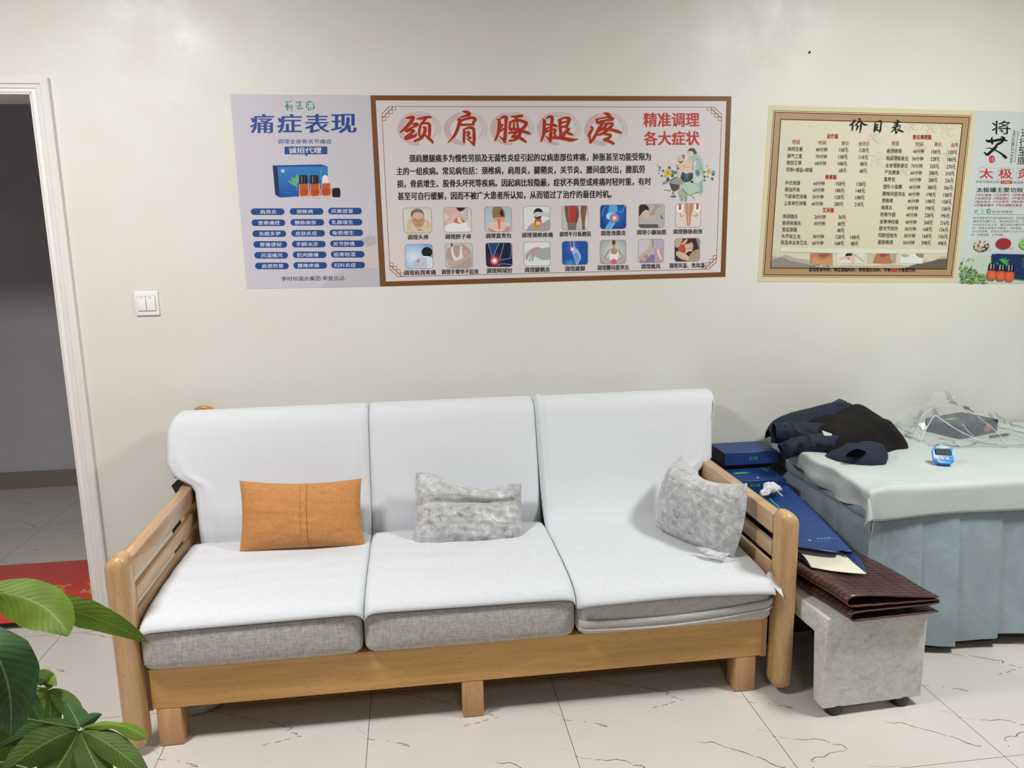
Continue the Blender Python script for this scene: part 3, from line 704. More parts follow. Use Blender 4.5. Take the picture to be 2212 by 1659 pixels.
class Print:
    def __init__(s, mp, nrm, base=0.0004, step=0.00001, gain=GAIN):
        s.mp, s.n, s.d, s.step, s.g = mp, Vector(nrm), base, step, gain
        s.V = []; s.F = []; s.C = []; s.clip = None
    def col(s, c): return (*hexl(c, s.g), 1.0) if isinstance(c, str) else c
    def _add(s, pts, faces, cols):
        b = len(s.V)
        for p in pts: s.V.append(tuple(s.mp(*p)+s.n*s.d))
        for f in faces:
            s.F.append(tuple(b+i for i in f)); s.C.append([cols[i] for i in f] if isinstance(cols, list) else [cols]*len(f))
    def up(s): s.d += s.step
    def poly(s, pts, c):
        if s.clip: pts = clip_poly(pts, s.clip)
        if len(pts) < 3: return
        tr = tessellate_polygon([[Vector((p[0], p[1], 0)) for p in pts]])
        s._add(pts, [tuple(t) for t in tr], s.col(c)); s.up()
    def blob(s, pts, c, n=5): s.poly(catmull(list(pts)+[pts[0]], n)[:-1], c)
    def ell(s, cx, cy, rx, ry, c, rot=0, n=28):
        ca, sa = math.cos(rot), math.sin(rot)
        s.poly([(cx+rx*math.cos(2*math.pi*k/n)*ca-ry*math.sin(2*math.pi*k/n)*sa, cy+rx*math.cos(2*math.pi*k/n)*sa+ry*math.sin(2*math.pi*k/n)*ca) for k in range(n)], c)
    def glow(s, cx, cy, rx, ry, c0, c1, steps=7):
        a, b = s.col(c0), s.col(c1)
        for k in range(steps):
            t = k/(steps-1); s.ell(cx, cy, rx*(1-t*0.9), ry*(1-t*0.9), tuple(b[i]+(a[i]-b[i])*t for i in range(4)), n=22)
    def grad(s, q, ca, cb, steps=10):
        """vertical gradient in quad q = TL TR BR BL"""
        a, b = s.col(ca), s.col(cb)
        for k in range(steps):
            t0, t1 = k/steps, (k+1)/steps
            L = lambda p, r, t: (p[0]+(r[0]-p[0])*t, p[1]+(r[1]-p[1])*t)
            d = s.d; s.poly([L(q[0], q[3], t0), L(q[1], q[2], t0), L(q[1], q[2], t1), L(q[0], q[3], t1)], tuple(a[i]+(b[i]-a[i])*(k+0.5)/steps for i in range(4))); s.d = d
        s.up()
    def stroke(s, pts, c, w=None, n=5, caps=True):
        """brush stroke; pts (x, y) with one width w, or (x, y, width)"""
        P = [(p[0], p[1], p[2] if len(p) > 2 else w) for p in pts]
        if len(P) > 2 and n > 1: P = catmull(P, n)
        L, R_ = [], []
        for k in range(len(P)):
            a = P[max(k-1, 0)]; b = P[min(k+1, len(P)-1)]; dx, dy = b[0]-a[0], b[1]-a[1]; l = math.hypot(dx, dy) or 1
            h = max(P[k][2], 0.0001)/2; L.append((P[k][0]-dy/l*h, P[k][1]+dx/l*h)); R_.append((P[k][0]+dy/l*h, P[k][1]-dx/l*h))
        if s.clip:
            for k in range(len(P)-1):
                d = s.d; s.poly([L[k], L[k+1], R_[k+1], R_[k]], c); s.d = d
        else:
            m = len(P); b = len(s.V); cc = s.col(c)
            for side in (L, R_):      # the ink builds up a hair along the stroke, so that a bend can cross itself
                for k, q in enumerate(side): s.V.append(tuple(s.mp(*q)+s.n*(s.d+k*1.5e-6)))
            for k in range(m-1): s.F.append((b+k, b+k+1, b+m+k+1, b+m+k)); s.C.append([cc]*4)
            s.d += m*1.5e-6 if caps else 0
        if caps:
            s.up()
            for k in (0, len(P)-1):
                h = P[k][2]/2; d = s.d
                s.poly([(P[k][0]+h*math.cos(2*math.pi*j/10), P[k][1]+h*math.sin(2*math.pi*j/10)) for j in range(10)], c); s.d = d
            s.up()
    def line(s, pts, c, w): s.stroke(pts, c, w, n=1, caps=False)
    def text(s, body, x0, y0, x1, y1, h, c, bold=0.0, wide=0.0, shear=0.0):
        """lettering whose mid line runs (x0,y0)-(x1,y1), height h (all in the print's own units)"""
        V, F = text_mesh(body)
        dx, dy = x1-x0, y1-y0; l = math.hypot(dx, dy) or 1; ux, uy = dy/l, -dx/l
        # heavier weights: the same glyphs printed again a hair to each side
        b = bold*h*0.9
        offs = [(o_, 0.0) for o_ in ((0.0,) if not wide else (-wide, -wide/3, wide/3, wide))] if b < 0.08 else [(-b, -b*0.6), (b, -b*0.6), (-b, b*0.6), (b, b*0.6)]
        for ox, oy in offs:
            pts = [(x0+dx*a+ux*((b_-0.5)*h+oy)+dx/l*(ox+shear*(b_-0.5)*h), y0+dy*a+uy*((b_-0.5)*h+oy)+dy/l*(ox+shear*(b_-0.5)*h)) for a, b_ in V]
            s._add(pts, F, s.col(c)); s.up()
    def build(s, name, parent, mats=None):
        me = bpy.data.meshes.new(name); me.from_pydata(s.V, [], s.F)
        ca = me.color_attributes.new('ink', 'FLOAT_COLOR', 'CORNER')
        k = 0
        for f, cs in zip(me.polygons, s.C):
            for li, cc in zip(f.loop_indices, cs): ca.data[li].color = cc
        me.materials.append(M['ink']); me.update()
        return link(name, me, parent)
PY = WY-0.0008
def wall_map(px, py): return at_y(px, py, PY)
OUT = (0, -1, 0)
def WP(base): return Print(wall_map, OUT, base=base)
def sheet(name, quad, c, parent, thick=0.0007):
    """paper sheet on the wall, quad in photo pixels TL TR BR BL"""
    P = [wall_map(*q) for q in quad]; bm = bmesh.new()
    F = [bm.verts.new(p) for p in P]; B = [bm.verts.new(p+Vector((0, thick, 0))) for p in P]
    bm.faces.new(F[::-1]); bm.faces.new(B)
    for i in range(4): bm.faces.new((F[i], F[(i+1) % 4], B[(i+1) % 4], B[i]))
    me = bpy.data.meshes.new(name); bmesh.ops.recalc_face_normals(bm, faces=bm.faces[:]); bm.to_mesh(me); bm.free()
    ca = me.color_attributes.new('ink', 'FLOAT_COLOR', 'CORNER')
    cc = (*hexl(c, GAIN), 1)
    for d in ca.data: d.color = cc
    me.materials.append(M['ink']); me.update(); return link(name, me, parent)
def lerp2(q, u, v):
    A = (q[0][0]+(q[1][0]-q[0][0])*u, q[0][1]+(q[1][1]-q[0][1])*u); B = (q[3][0]+(q[2][0]-q[3][0])*u, q[3][1]+(q[2][1]-q[3][1])*u)
    return (A[0]+(B[0]-A[0])*v, A[1]+(B[1]-A[1])*v)
def quad_map(q): return lambda u, v: wall_map(*lerp2(q, u, v))
def rrect(x0, y0, x1, y1, r, n=5):
    out = []
    for cx, cy, a in ((x1-r, y0+r, -90), (x1-r, y1-r, 0), (x0+r, y1-r, 90), (x0+r, y0+r, 180)):
        out += [(cx+r*math.cos(math.radians(a+90*k/n)), cy+r*math.sin(math.radians(a+90*k/n))) for k in range(n+1)]
    return out
# ---- poster 1: lilac
q1 = [(497, 203), (800, 206), (821, 619), (533, 624)]
ps1 = thing('poster', wall_map(660, 413), 'lilac poster with blue lettering, three bottles and rows of blue pills', 'poster')
sheet('sheet', q1, '#bdb9c3', ps1)
k1 = lambda x, y: (480+x/3.686, 190+y/3.686)
def sk(pr, fn, strokes, c, sc, n=5, grow=0.0, wm=1.0):
    for st in strokes: pr.stroke([(*fn(p[0], p[1]), p[2]*wm/sc+grow) for p in st], c, n=n)
    pr.up()
# faint seated figure bottom right
g = WP(0.0003); g.clip = q1
g.blob([k1(930, 1160), k1(960, 1105), k1(1010, 1095), k1(1050, 1140), k1(1030, 1200), k1(980, 1215), k1(940, 1200)], '#bbb5bd')
g.blob([k1(1060, 1270), k1(1130, 1200), k1(1220, 1200), k1(1235, 1440), k1(1170, 1450), k1(1110, 1400)], '#c3b6b8')
g.blob([k1(780, 1590), k1(900, 1480), k1(1010, 1430), k1(1120, 1430), k1(1235, 1450), k1(1245, 1583), k1(1000, 1590)], '#b3afb8')
g.blob([k1(1100, 1210), k1(1160, 1180), k1(1222, 1190), k1(1222, 1240), k1(1150, 1260)], '#aaa6ab')
for a in ((1160, 1200, 1185, 1150), (1190, 1200, 1222, 1165), (700, 1520, 740, 1560), (720, 1490, 770, 1500)): g.stroke([k1(a[0], a[1]), k1(a[2], a[3])], '#9d9a9c', 0.9)
g.build('figure_print', ps1)
g = WP(0.0006); ge = lambda x, y: (600+x/22.12, 210+y/22.12)
sk(g, ge, [[(365, 215, 30), (430, 240, 40), (490, 205, 25)], [(450, 180, 20), (440, 240, 30)], [(510, 250, 10), (580, 205, 20), (640, 185, 40)], [(460, 300, 40), (420, 380, 70), (360, 460, 40)], [(430, 330, 40), (510, 320, 20)], [(430, 380, 60), (500, 400, 50)], [(460, 420, 60), (455, 520, 60), (450, 620, 40)], [(510, 420, 30), (480, 520, 30)], [(660, 360, 15), (600, 420, 30), (555, 540, 35)], [(590, 440, 25), (710, 430, 15)], [(665, 440, 30), (680, 540, 40), (655, 640, 30)]], '#3d8c5c', 22.12)
sk(g, ge, [[(870, 250, 25), (1000, 235, 35), (1130, 220, 45)], [(1040, 240, 50), (1055, 350, 50), (1050, 480, 35)], [(1135, 375, 25), (1000, 385, 20), (920, 430, 22), (960, 480, 20), (1040, 490, 10)], [(930, 560, 35), (1080, 535, 40), (1200, 520, 40)]], '#3d8c6a', 22.12)
g.blob([ge(1360, 260), ge(1400, 220), ge(1500, 200), ge(1620, 225), ge(1700, 300), ge(1745, 430), ge(1740, 540), ge(1640, 590), ge(1500, 610), ge(1410, 580), ge(1365, 480)], '#2f7d52')
g.text('液', *ge(1375, 410), *ge(1725, 410), 16, '#d6e0da', 0.01)
g.build('brand_mark', ps1)
g = WP(0.0006)
for ch, xa, xb, yy in (('痛', 228, 408, 283), ('症', 442, 630, 283), ('表', 662, 848, 283), ('现', 872, 1065, 283)):
    g.text(ch, *k1(xa, yy), *k1(xb, yy), 41, '#1f418a', 0.0, wide=1.3)
g.build('heading', ps1)
g = WP(0.0006)
g.text('调理全身骨关节痛症', *k1(442, 425), *k1(870, 426), 10, '#35517f')
g.poly([k1(497, 467), k1(836, 466), k1(836, 527), k1(683, 528), k1(672, 548), k1(661, 528), k1(497, 528)], '#24477f')
g.text('诚招代理', *k1(530, 498), *k1(790, 496), 12.5, '#e0dfe6', 0.012)
g.build('subheading', ps1)
g = WP(0.0006); kb = lambda x, y: (580+x/12.29, 340+y/12.29)
P_ = lambda L: [kb(*a) for a in L]
g.poly(P_([(110, 215), (240, 245), (300, 1065), (180, 990)]), '#1b2a52')
g.poly(P_([(110, 215), (1410, 188), (1570, 240), (240, 250)]), '#1c3a86')
g.grad(P_([(235, 250), (1570, 238), (1585, 990), (300, 1065)]), '#2f78b4', '#174a9c')
g.ell(*kb(380, 360), 4, 3.7, '#b9d5c0'); g.ell(*kb(380, 360), 1.8, 1.6, '#5f9a80')
for st in ([(740, 880, 15), (760, 780, 20), (740, 700, 15)], [(740, 770, 20), (650, 690, 80), (510, 615, 12)], [(730, 700, 20), (660, 590, 75), (595, 525, 10)], [(745, 690, 15), (740, 560, 90), (770, 450, 10)], [(765, 700, 15), (800, 600, 60), (800, 480, 10)]):
    g.stroke([(*kb(a, b), w/12.29) for a, b, w in st], '#5f9f74'); g.up()
for yy, ch in ((385, '蕲'), (470, '王'), (560, '液')): g.text(ch, *kb(1362, yy), *kb(1418, yy), 5.5, '#6fb7a0')
g.stroke([kb(440, 940), kb(510, 938)], '#4f86c0', 0.8); g.stroke([kb(550, 936), kb(640, 934)], '#4f86c0', 0.8)
for dx, cap in ((0, 1), (292, 1), (585, 0)):
    q = lambda L: [kb(a+dx, b - (0 if dx < 300 else 12)) for a, b in L]
    g.blob(q([(810, 700), (940, 690), (1065, 700), (1070, 800), (1085, 900), (1065, 1060), (940, 1080), (840, 1070), (805, 930), (815, 800)]), '#c9b9a8')
    g.blob(q([(820, 705), (940, 700), (1050, 705), (1050, 800), (1070, 900), (1045, 1015), (940, 1030), (850, 1025), (815, 920), (830, 800)]), '#b5522a')
    g.blob(q([(870, 850), (950, 830), (1030, 860), (1040, 950), (950, 1010), (870, 980)]), '#a84322')
    if cap:
        g.poly(q([(815, 480), (840, 472), (1010, 472), (1030, 490), (1040, 700), (815, 705)]), '#141416')
        g.line(q([(880, 500), (885, 680)]), '#8b8b90', 1.6); g.line(q([(960, 500), (962, 680)]), '#4b4b50', 1.4)
    else:
        g.ell(*kb(1505, 560), 6.6, 7.4, '#dcd6e2'); g.poly(P_([(1425, 570), (1590, 570), (1610, 685), (1415, 685)]), '#d4cedb')
g.blob(P_([(1690, 830), (1790, 812), (1890, 830), (1900, 1040), (1790, 1052), (1700, 1035)]), '#17171a')
g.build('product_print', ps1)
pills = [[('肩周炎', 362, 985), ('颈椎病', 672, 983), ('风寒感冒', 978, 980)], [('宫寒痛经', 368, 1073), ('静脉曲张', 678, 1070), ('乳腺增生', 982, 1068)],
         [('失眠多梦', 375, 1160), ('皮肤炎症', 684, 1157), ('骨质增生', 988, 1153)], [('胃痛便秘', 383, 1246), ('手脚冰凉', 690, 1243), ('关节肿痛', 994, 1240)],
         [('风湿痛风', 390, 1332), ('肌肉酸痛', 696, 1328), ('驱寒祛湿', 999, 1324)], [('肩颈劳累', 396, 1417), ('腰椎疼痛', 701, 1413), ('妇科炎症', 1003, 1410)]]
for row in pills:
    for t, cx, cy in row:
        g = WP(0.0006); X, Y = k1(cx, cy)
        g.poly(rrect(X-36.3, Y-7, X+36.3, Y+7, 6.9), '#1f4480')
        w = 130 if len(t) == 3 else 172
        off = {0: 5, 1: -15, 2: -25}[row.index((t, cx, cy))]
        g.text(t, *k1(cx-w/2+off, cy+2), *k1(cx+w/2+off, cy), 9, '#d9dae6', 0.008)
        g.build('pill_caption', ps1)
g = WP(0.0006); g.text('李时珍国灸集团·荣誉出品', *k1(472, 1520), *k1(972, 1514), 9.5, '#2f2f38', 0.0); g.build('footer_lettering', ps1)
# ---- poster 2: wide, brown border
q2 = [(800, 206), (1580, 208), (1567, 598), (821, 619)]
ps2 = thing('poster', wall_map(1190, 405), 'wide brown-bordered poster with five red brush characters and sixteen small photos', 'poster')
sheet('sheet', q2, '#6f4727', ps2)
g = WP(0.0003)
qi = [(811.5, 217), (1569, 218.5), (1556.5, 588), (833.5, 608)]
g.poly(qi, '#cbc4c6')
ql = [(824, 230), (1559.5, 231.5), (1547, 581), (843, 598)]
def ll(u, v): return lerp2(ql, u, v)
cu, cv = 0.022, 0.045
pts = [ll(cu, 0), ll(1-cu, 0), ll(1, cv), ll(1, 1-cv), ll(1-cu, 1), ll(cu, 1), ll(0, 1-cv), ll(0, cv), ll(cu, 0)]
g.line(pts, '#8a5a2a', 1.3)
for su in (0, 1):
    for sv in (0, 1):
        f = lambda a, b: ll(a*0.0105 if not su else 1-a*0.0105, b*0.0205 if not sv else 1-b*0.0205)
        for st in ([(0, 2.2), (2.2, 0)], [(0, 4), (1, 4), (1, 3), (2, 3), (2, 2), (3, 2), (3, 1), (4, 1), (4, 0)], [(0, 3), (1, 3), (1, 2), (2, 2), (2, 1), (3, 1), (3, 0)], [(0, 3.4), (1.7, 1.7), (3.4, 0)]):
            g.line([f(*a) for a in st], '#8f6030', 1.7)
g.build('panel', ps2)
e1 = lambda x, y: (850+x/8.848, 230+y/8.848)
e2 = lambda x, y: (1100+x/8.848, 230+y/8.848)
HEAD = {
 '颈': (e1, (490, 430), [[(240, 222, 25), (310, 212, 45), (375, 212, 60), (350, 270, 60), (280, 360, 60), (200, 440, 45), (130, 490, 30)],
   [(350, 340, 20), (430, 330, 45), (455, 350, 45), (380, 390, 35), (290, 430, 25), (250, 470, 40)], [(250, 470, 50), (330, 450, 40), (385, 465, 45), (330, 520, 45), (240, 590, 50), (240, 615, 50), (330, 585, 55), (420, 555, 45), (438, 505, 10)],
   [(445, 240, 20), (540, 225, 45), (650, 205, 45), (710, 205, 35)], [(620, 225, 40), (570, 290, 40), (520, 350, 40), (500, 420, 40), (490, 500, 38), (500, 560, 35), (520, 590, 25)],
   [(560, 330, 20), (620, 320, 35), (680, 335, 45), (690, 400, 50), (688, 500, 45), (680, 590, 35)], [(570, 400, 25), (600, 410, 50), (600, 470, 50), (575, 540, 50), (530, 600, 50), (460, 640, 40), (400, 665, 35)], [(600, 540, 25), (660, 600, 40), (720, 650, 45), (750, 695, 30)], [(405, 660, 25), (430, 622, 8)]]),
 '肩': (e1, (1380, 430), [[(1330, 95, 25), (1400, 110, 55), (1450, 150, 60), (1380, 180, 40), (1290, 210, 25), (1230, 245, 15)], [(1230, 250, 25), (1270, 280, 60), (1250, 350, 55), (1220, 440, 50), (1180, 530, 45), (1120, 610, 35), (1040, 690, 12)],
   [(1270, 275, 40), (1380, 240, 40), (1500, 215, 45), (1560, 250, 55), (1530, 300, 45), (1520, 350, 35)], [(1280, 350, 40), (1400, 350, 35), (1530, 345, 35)], [(1345, 440, 30), (1350, 520, 45), (1345, 620, 45), (1350, 700, 25)],
   [(1345, 440, 25), (1440, 405, 40), (1520, 420, 50), (1535, 480, 45), (1540, 600, 50), (1535, 740, 35)], [(1535, 730, 40), (1470, 670, 25), (1390, 610, 10)], [(1390, 490, 25), (1440, 490, 35), (1430, 540, 45), (1400, 560, 15)], [(1420, 580, 20), (1470, 600, 45), (1440, 615, 25)]]),
 '腰': (e2, (55, 430), [[(-227, 245, 25), (-192, 280, 50), (-197, 400, 50), (-217, 520, 48), (-252, 610, 40), (-277, 655, 20)], [(-172, 240, 25), (-132, 205, 35), (-62, 210, 60), (-62, 300, 48), (-72, 450, 48), (-82, 600, 60), (-82, 690, 25)], [(-82, 680, 40), (-132, 620, 30), (-182, 570, 12)],
   [(-172, 350, 20), (-122, 350, 25), (-162, 410, 25)], [(-177, 470, 40), (-112, 430, 30)], [(35, 195, 20), (120, 195, 45), (240, 180, 45)], [(130, 200, 40), (140, 260, 40)], [(0, 300, 20), (100, 270, 40), (190, 265, 45), (270, 290, 50), (330, 320, 45), (280, 400, 55), (210, 450, 45)],
   [(20, 320, 35), (5, 400, 40), (30, 450, 40)], [(90, 290, 28), (90, 440, 33)], [(150, 280, 28), (170, 440, 36)], [(20, 440, 45), (120, 430, 38), (200, 440, 38)], [(-10, 510, 30), (100, 490, 38), (250, 480, 42), (340, 500, 48), (400, 520, 28)], [(150, 470, 45), (100, 540, 40), (50, 590, 30), (150, 580, 45), (250, 630, 50), (320, 680, 30)], [(210, 500, 50), (170, 580, 55), (100, 640, 38), (0, 655, 30)]]),
 '腿': (e2, (950, 430), [[(640, 240, 15), (670, 280, 55), (665, 400, 52), (655, 530, 50), (630, 610, 42), (605, 665, 25)], [(710, 225, 25), (760, 200, 40), (815, 205, 55), (815, 300, 50), (800, 450, 48), (790, 600, 60), (790, 680, 25)], [(790, 670, 40), (740, 610, 30), (695, 560, 12)], [(700, 345, 25), (800, 345, 25)], [(700, 440, 35), (760, 400, 25)], [(695, 490, 40), (760, 460, 25)],
   [(840, 340, 20), (880, 370, 50), (915, 375, 20)], [(830, 440, 20), (880, 450, 50), (860, 510, 35), (880, 560, 40), (850, 600, 40)], [(835, 600, 40), (950, 600, 50), (1080, 620, 60), (1180, 640, 55), (1310, 625, 12)], [(935, 265, 25), (970, 270, 50), (970, 400, 50), (985, 520, 50), (970, 570, 45)],
   [(960, 250, 30), (1070, 215, 35), (1140, 240, 60), (1120, 330, 45), (1090, 400, 45)], [(980, 320, 35), (1090, 290, 30)], [(990, 400, 35), (1090, 370, 30)], [(1140, 430, 45), (1090, 480, 55), (1040, 520, 40)], [(1080, 490, 30), (1150, 520, 45), (1215, 545, 25)], [(1010, 590, 45), (1060, 540, 30)]]),
 '疼': (e2, (1850, 440), [[(1815, 130, 25), (1880, 150, 60), (1925, 200, 60)], [(1670, 250, 30), (1780, 220, 25), (1900, 210, 35), (1980, 240, 50), (1900, 260, 40), (1760, 280, 30), (1690, 310, 45)], [(1670, 250, 40), (1690, 310, 50), (1800, 300, 40), (1740, 380, 50), (1700, 440, 45), (1650, 540, 45), (1600, 630, 45), (1550, 690, 35)],
   [(1570, 395, 40), (1590, 430, 40), (1550, 490, 50), (1520, 560, 50)], [(1530, 550, 30), (1545, 640, 35), (1550, 690, 40)], [(1830, 330, 30), (1960, 325, 45), (1960, 370, 45), (1890, 430, 50), (1800, 510, 50), (1690, 545, 30)], [(1690, 440, 35), (1800, 430, 50), (1900, 440, 45), (2050, 470, 50), (2130, 505, 40)], [(1870, 340, 40), (1790, 420, 45), (1700, 480, 40)],
   [(1830, 530, 30), (1920, 545, 50), (1930, 580, 40), (1840, 630, 45)], [(1820, 635, 50), (1900, 660, 50), (1990, 710, 40)]])}
for ch, (fn, cc, sts) in HEAD.items():
    g = WP(0.0007); X, Y = fn(*cc)
    # washed ring behind the character
    rx, ry = 47, 38
    for a0, a1, w, co_ in ((95, 300, 13, '#bfa5a8'), (250, 330, 9, '#c5b1b3'), (325, 385, 4, '#c7b7b9'), (330, 400, 2.2, '#c8babc'), (320, 410, 1.4, '#c6b6b8')):
        r_ = 1.0 if w > 3 else (0.86 if w > 2 else 0.78)
        g.stroke([(X+(rx*r_-w/2)*math.cos(math.radians(a)), Y+(ry*r_-w/2)*math.sin(math.radians(a)), w*(0.55+0.45*math.sin(math.pi*(a-a0+12)/(a1-a0+24)))) for a in range(a0, a1+1, 9)], co_, n=2); g.up()
    sk(g, fn, sts, '#d9cfae', 8.848, grow=2.3, wm=1.18)
    sk(g, fn, sts, '#9c2a1e', 8.848, grow=0.3, wm=1.18)
    g.build('brush_character', ps2)
p2 = lambda x, y: (790+x/3.7707, 190+y/3.7707)
p3 = lambda x, y: (1180+x/3.7714, 190+y/3.7714)
g = WP(0.0007)
g.text('精准调理', *p3(793, 260), *p3(1245, 258), 30, '#b23430', 0.030); g.text('各大症状', *p3(797, 411), *p3(1245, 408), 30, '#b23430', 0.030)
g.build('slogan', ps2)
g = WP(0.0007)
for t, a, b in (('颈肩腰腿痛多为慢性劳损及无菌性炎症引起的以病患部位疼痛，肿胀甚至功能受限为', p2(355, 575), p3(852, 560)), ('主的一组疾病。常见病包括：颈椎病，肩周炎，腱鞘炎，关节炎、腰间盘突出，腰肌劳', p2(252, 680), p3(803, 662)),
                ('损，骨质增生、股骨头坏死等疾病。因起病比较隐蔽，症状不典型或疼痛时轻时重，有时', p2(257, 782), p3(852, 762)), ('甚至可自行缓解，因而不被广大患者所认知，从而错过了治疗的最佳时机。', p2(262, 883), p3(530, 865))):
    g.text(t, *a, *b, 17, '#141214', 0.026)
g.build('paragraph', ps2)
fa = lambda x, y: (860+x/8.848, 435+y/8.848)
fb = lambda x, y: (1110+x/8.848, 435+y/8.848)
fc = lambda x, y: (1340+x/9.76, 430+y/9.76)
for fn, h, L in ((fa, 10.8, [('调理头疼', 180, 685, 585, 680), ('调理脖子疼', 897, 675, 1400, 668), ('调理富贵包', 1672, 660, 2165, 652), ('调理肩周疼痛', 110, 1365, 722, 1355), ('调理手臂举不起来', 828, 1348, 1540, 1340), ('调理网球肘', 1690, 1325, 2180, 1320)]),
                 (fb, 10.8, [('调理颈椎疼痛', 150, 645, 745, 638), ('调理半月板磨损', 868, 628, 1472, 620), ('调理滑膜炎', 1660, 610, 2140, 603), ('调理腱鞘炎', 205, 1310, 690, 1302), ('调理崴脚', 975, 1288, 1355, 1280), ('调理腰间盘突出', 1595, 1268, 2190, 1258)]),
                 (fc, 10.6, [('调理小腿抽筋', 342, 703, 968, 695), ('调理静脉曲张', 1110, 688, 1730, 680), ('调理痛风', 437, 1423, 845, 1415), ('调理风湿、类风湿', 1030, 1405, 1775, 1395)])):
    for t, a, b, c_, d in L:
        g = WP(0.0007); g.text(t, *fn(a, b), *fn(c_, d), h, '#171517', 0.028); g.build('caption', ps2)
def photo(q, draw, bg):
    g = Print(quad_map(q), OUT, base=0.0006)
    g.poly(rrect(-0.018, -0.02, 1.018, 1.02, 0.13), '#8d8786')
    g.clip = rrect(0, 0, 1, 1, 0.115)
    if isinstance(bg, tuple): g.grad([(0, 0), (1, 0), (1, 1), (0, 1)], bg[0], bg[1])
    else: g.poly([(0, 0), (1, 0), (1, 1), (0, 1)], bg)
    draw(g); g.build('small_photo', ps2)
def Q(fn, a): return [fn(*p) for p in a]
SK, SK2, SK3 = '#cfa88c', '#b98f74', '#d9bda8'
def d_head(g):
    g.blob([(0.02, 1.0), (0.08, 0.85), (0.2, 0.7), (0.4, 0.75), (0.6, 0.75), (0.8, 0.68), (0.95, 0.82), (1.0, 1.0)], '#c9bd9a')
    g.blob([(0.1, 0.72), (0.14, 0.55), (0.28, 0.42), (0.36, 0.42), (0.30, 0.55), (0.26, 0.78), (0.14, 0.85)], '#c9ad93'); g.blob([(0.74, 0.45), (0.88, 0.5), (0.97, 0.66), (0.95, 0.8), (0.84, 0.84), (0.80, 0.6), (0.72, 0.5)], '#cbae94')
    g.ell(0.53, 0.48, 0.23, 0.33, '#b98e72'); g.ell(0.53, 0.27, 0.21, 0.18, '#c9a88f'); g.blob([(0.27, 0.40), (0.28, 0.15), (0.45, 0.03), (0.62, 0.04), (0.73, 0.18), (0.74, 0.38), (0.69, 0.22), (0.55, 0.16), (0.38, 0.20), (0.32, 0.32)], '#6f6a66')
    for a in ([(0.40, 0.50), (0.47, 0.52)], [(0.58, 0.52), (0.66, 0.50)], [(0.46, 0.68), (0.54, 0.66), (0.62, 0.68)], [(0.40, 0.45), (0.48, 0.47)], [(0.58, 0.47), (0.66, 0.45)]): g.stroke(a, '#6f4c3a', 0.018); g.up()
    g.stroke([(0.53, 0.50), (0.51, 0.60), (0.56, 0.61)], '#9a7057', 0.02); g.blob([(0.42, 0.8), (0.55, 0.92), (0.66, 0.8), (0.6, 0.86), (0.5, 0.86)], '#8f6a52')
def d_neck(g):
    g.poly([(0.72, 0), (0.9, 0), (0.9, 0.5), (0.72, 0.5)], '#b4b1b2'); g.blob([(0, 0.05), (0.3, 0.02), (0.45, 0.05), (0.6, 0.2), (0.8, 0.6), (0.6, 0.66), (0.3, 0.62), (0.03, 0.75), (0.0, 0.6), (0.18, 0.4), (0.05, 0.25)], '#c9a6a0')
    g.blob([(0.36, 0.6), (0.42, 0.45), (0.6, 0.4), (0.7, 0.5), (0.8, 0.6), (0.6, 0.66)], '#b8645c'); g.blob([(0.5, 0.6), (0.5, 0.42), (0.6, 0.4), (0.66, 0.62)], '#dcc0b8'); g.blob([(0.26, 0.3), (0.5, 0.18), (0.58, 0.32), (0.4, 0.42), (0.2, 0.6), (0.12, 0.65)], '#d2b3ac')
    g.blob([(0.45, 0.0), (0.78, 0.0), (0.72, 0.1), (0.62, 0.16), (0.52, 0.1)], '#2b2322'); g.blob([(0, 1), (0.03, 0.75), (0.3, 0.62), (0.55, 0.66), (0.8, 0.6), (0.88, 0.8), (0.9, 1.0)], '#dcdadd')
def d_bun(g):
    g.blob([(0.3, 0.42), (0.3, 0.1), (0.45, -0.05), (0.62, 0.0), (0.75, 0.2), (0.74, 0.5), (0.6, 0.6), (0.4, 0.6)], '#8b6a45'); g.blob([(0.55, 0.25), (0.64, 0.1), (0.72, 0.3), (0.66, 0.4)], '#2e2019'); g.blob([(0.3, 0.45), (0.55, 0.42), (0.74, 0.45), (0.7, 0.62), (0.4, 0.62)], '#c79d84')
    g.blob([(0.05, 1.0), (0.15, 0.75), (0.38, 0.6), (0.66, 0.6), (0.9, 0.75), (0.98, 1.0)], SK3); g.blob([(0.47, 0.5), (0.55, 0.46), (0.6, 0.6), (0.56, 0.9), (0.5, 0.9)], '#d5706c')
    g.blob([(0.1, 0.82), (0.3, 0.92), (0.6, 0.95), (0.92, 0.78), (0.95, 0.9), (0.8, 1.0), (0.2, 1.0)], '#c67fb0'); g.blob([(0.3, 0.88), (0.5, 0.92), (0.75, 0.9), (0.6, 1.0), (0.4, 1.0)], SK3)
    for s_, x in ((1, 0.18), (-1, 0.9)):
        for k in range(4): g.stroke([(x, 0.66+0.04*k), (x+s_*0.16, 0.66+0.05*k), (x+s_*0.28, 0.72+0.05*k)], '#cdb29f' if k % 2 else '#dcc4b4', 0.055); g.up()
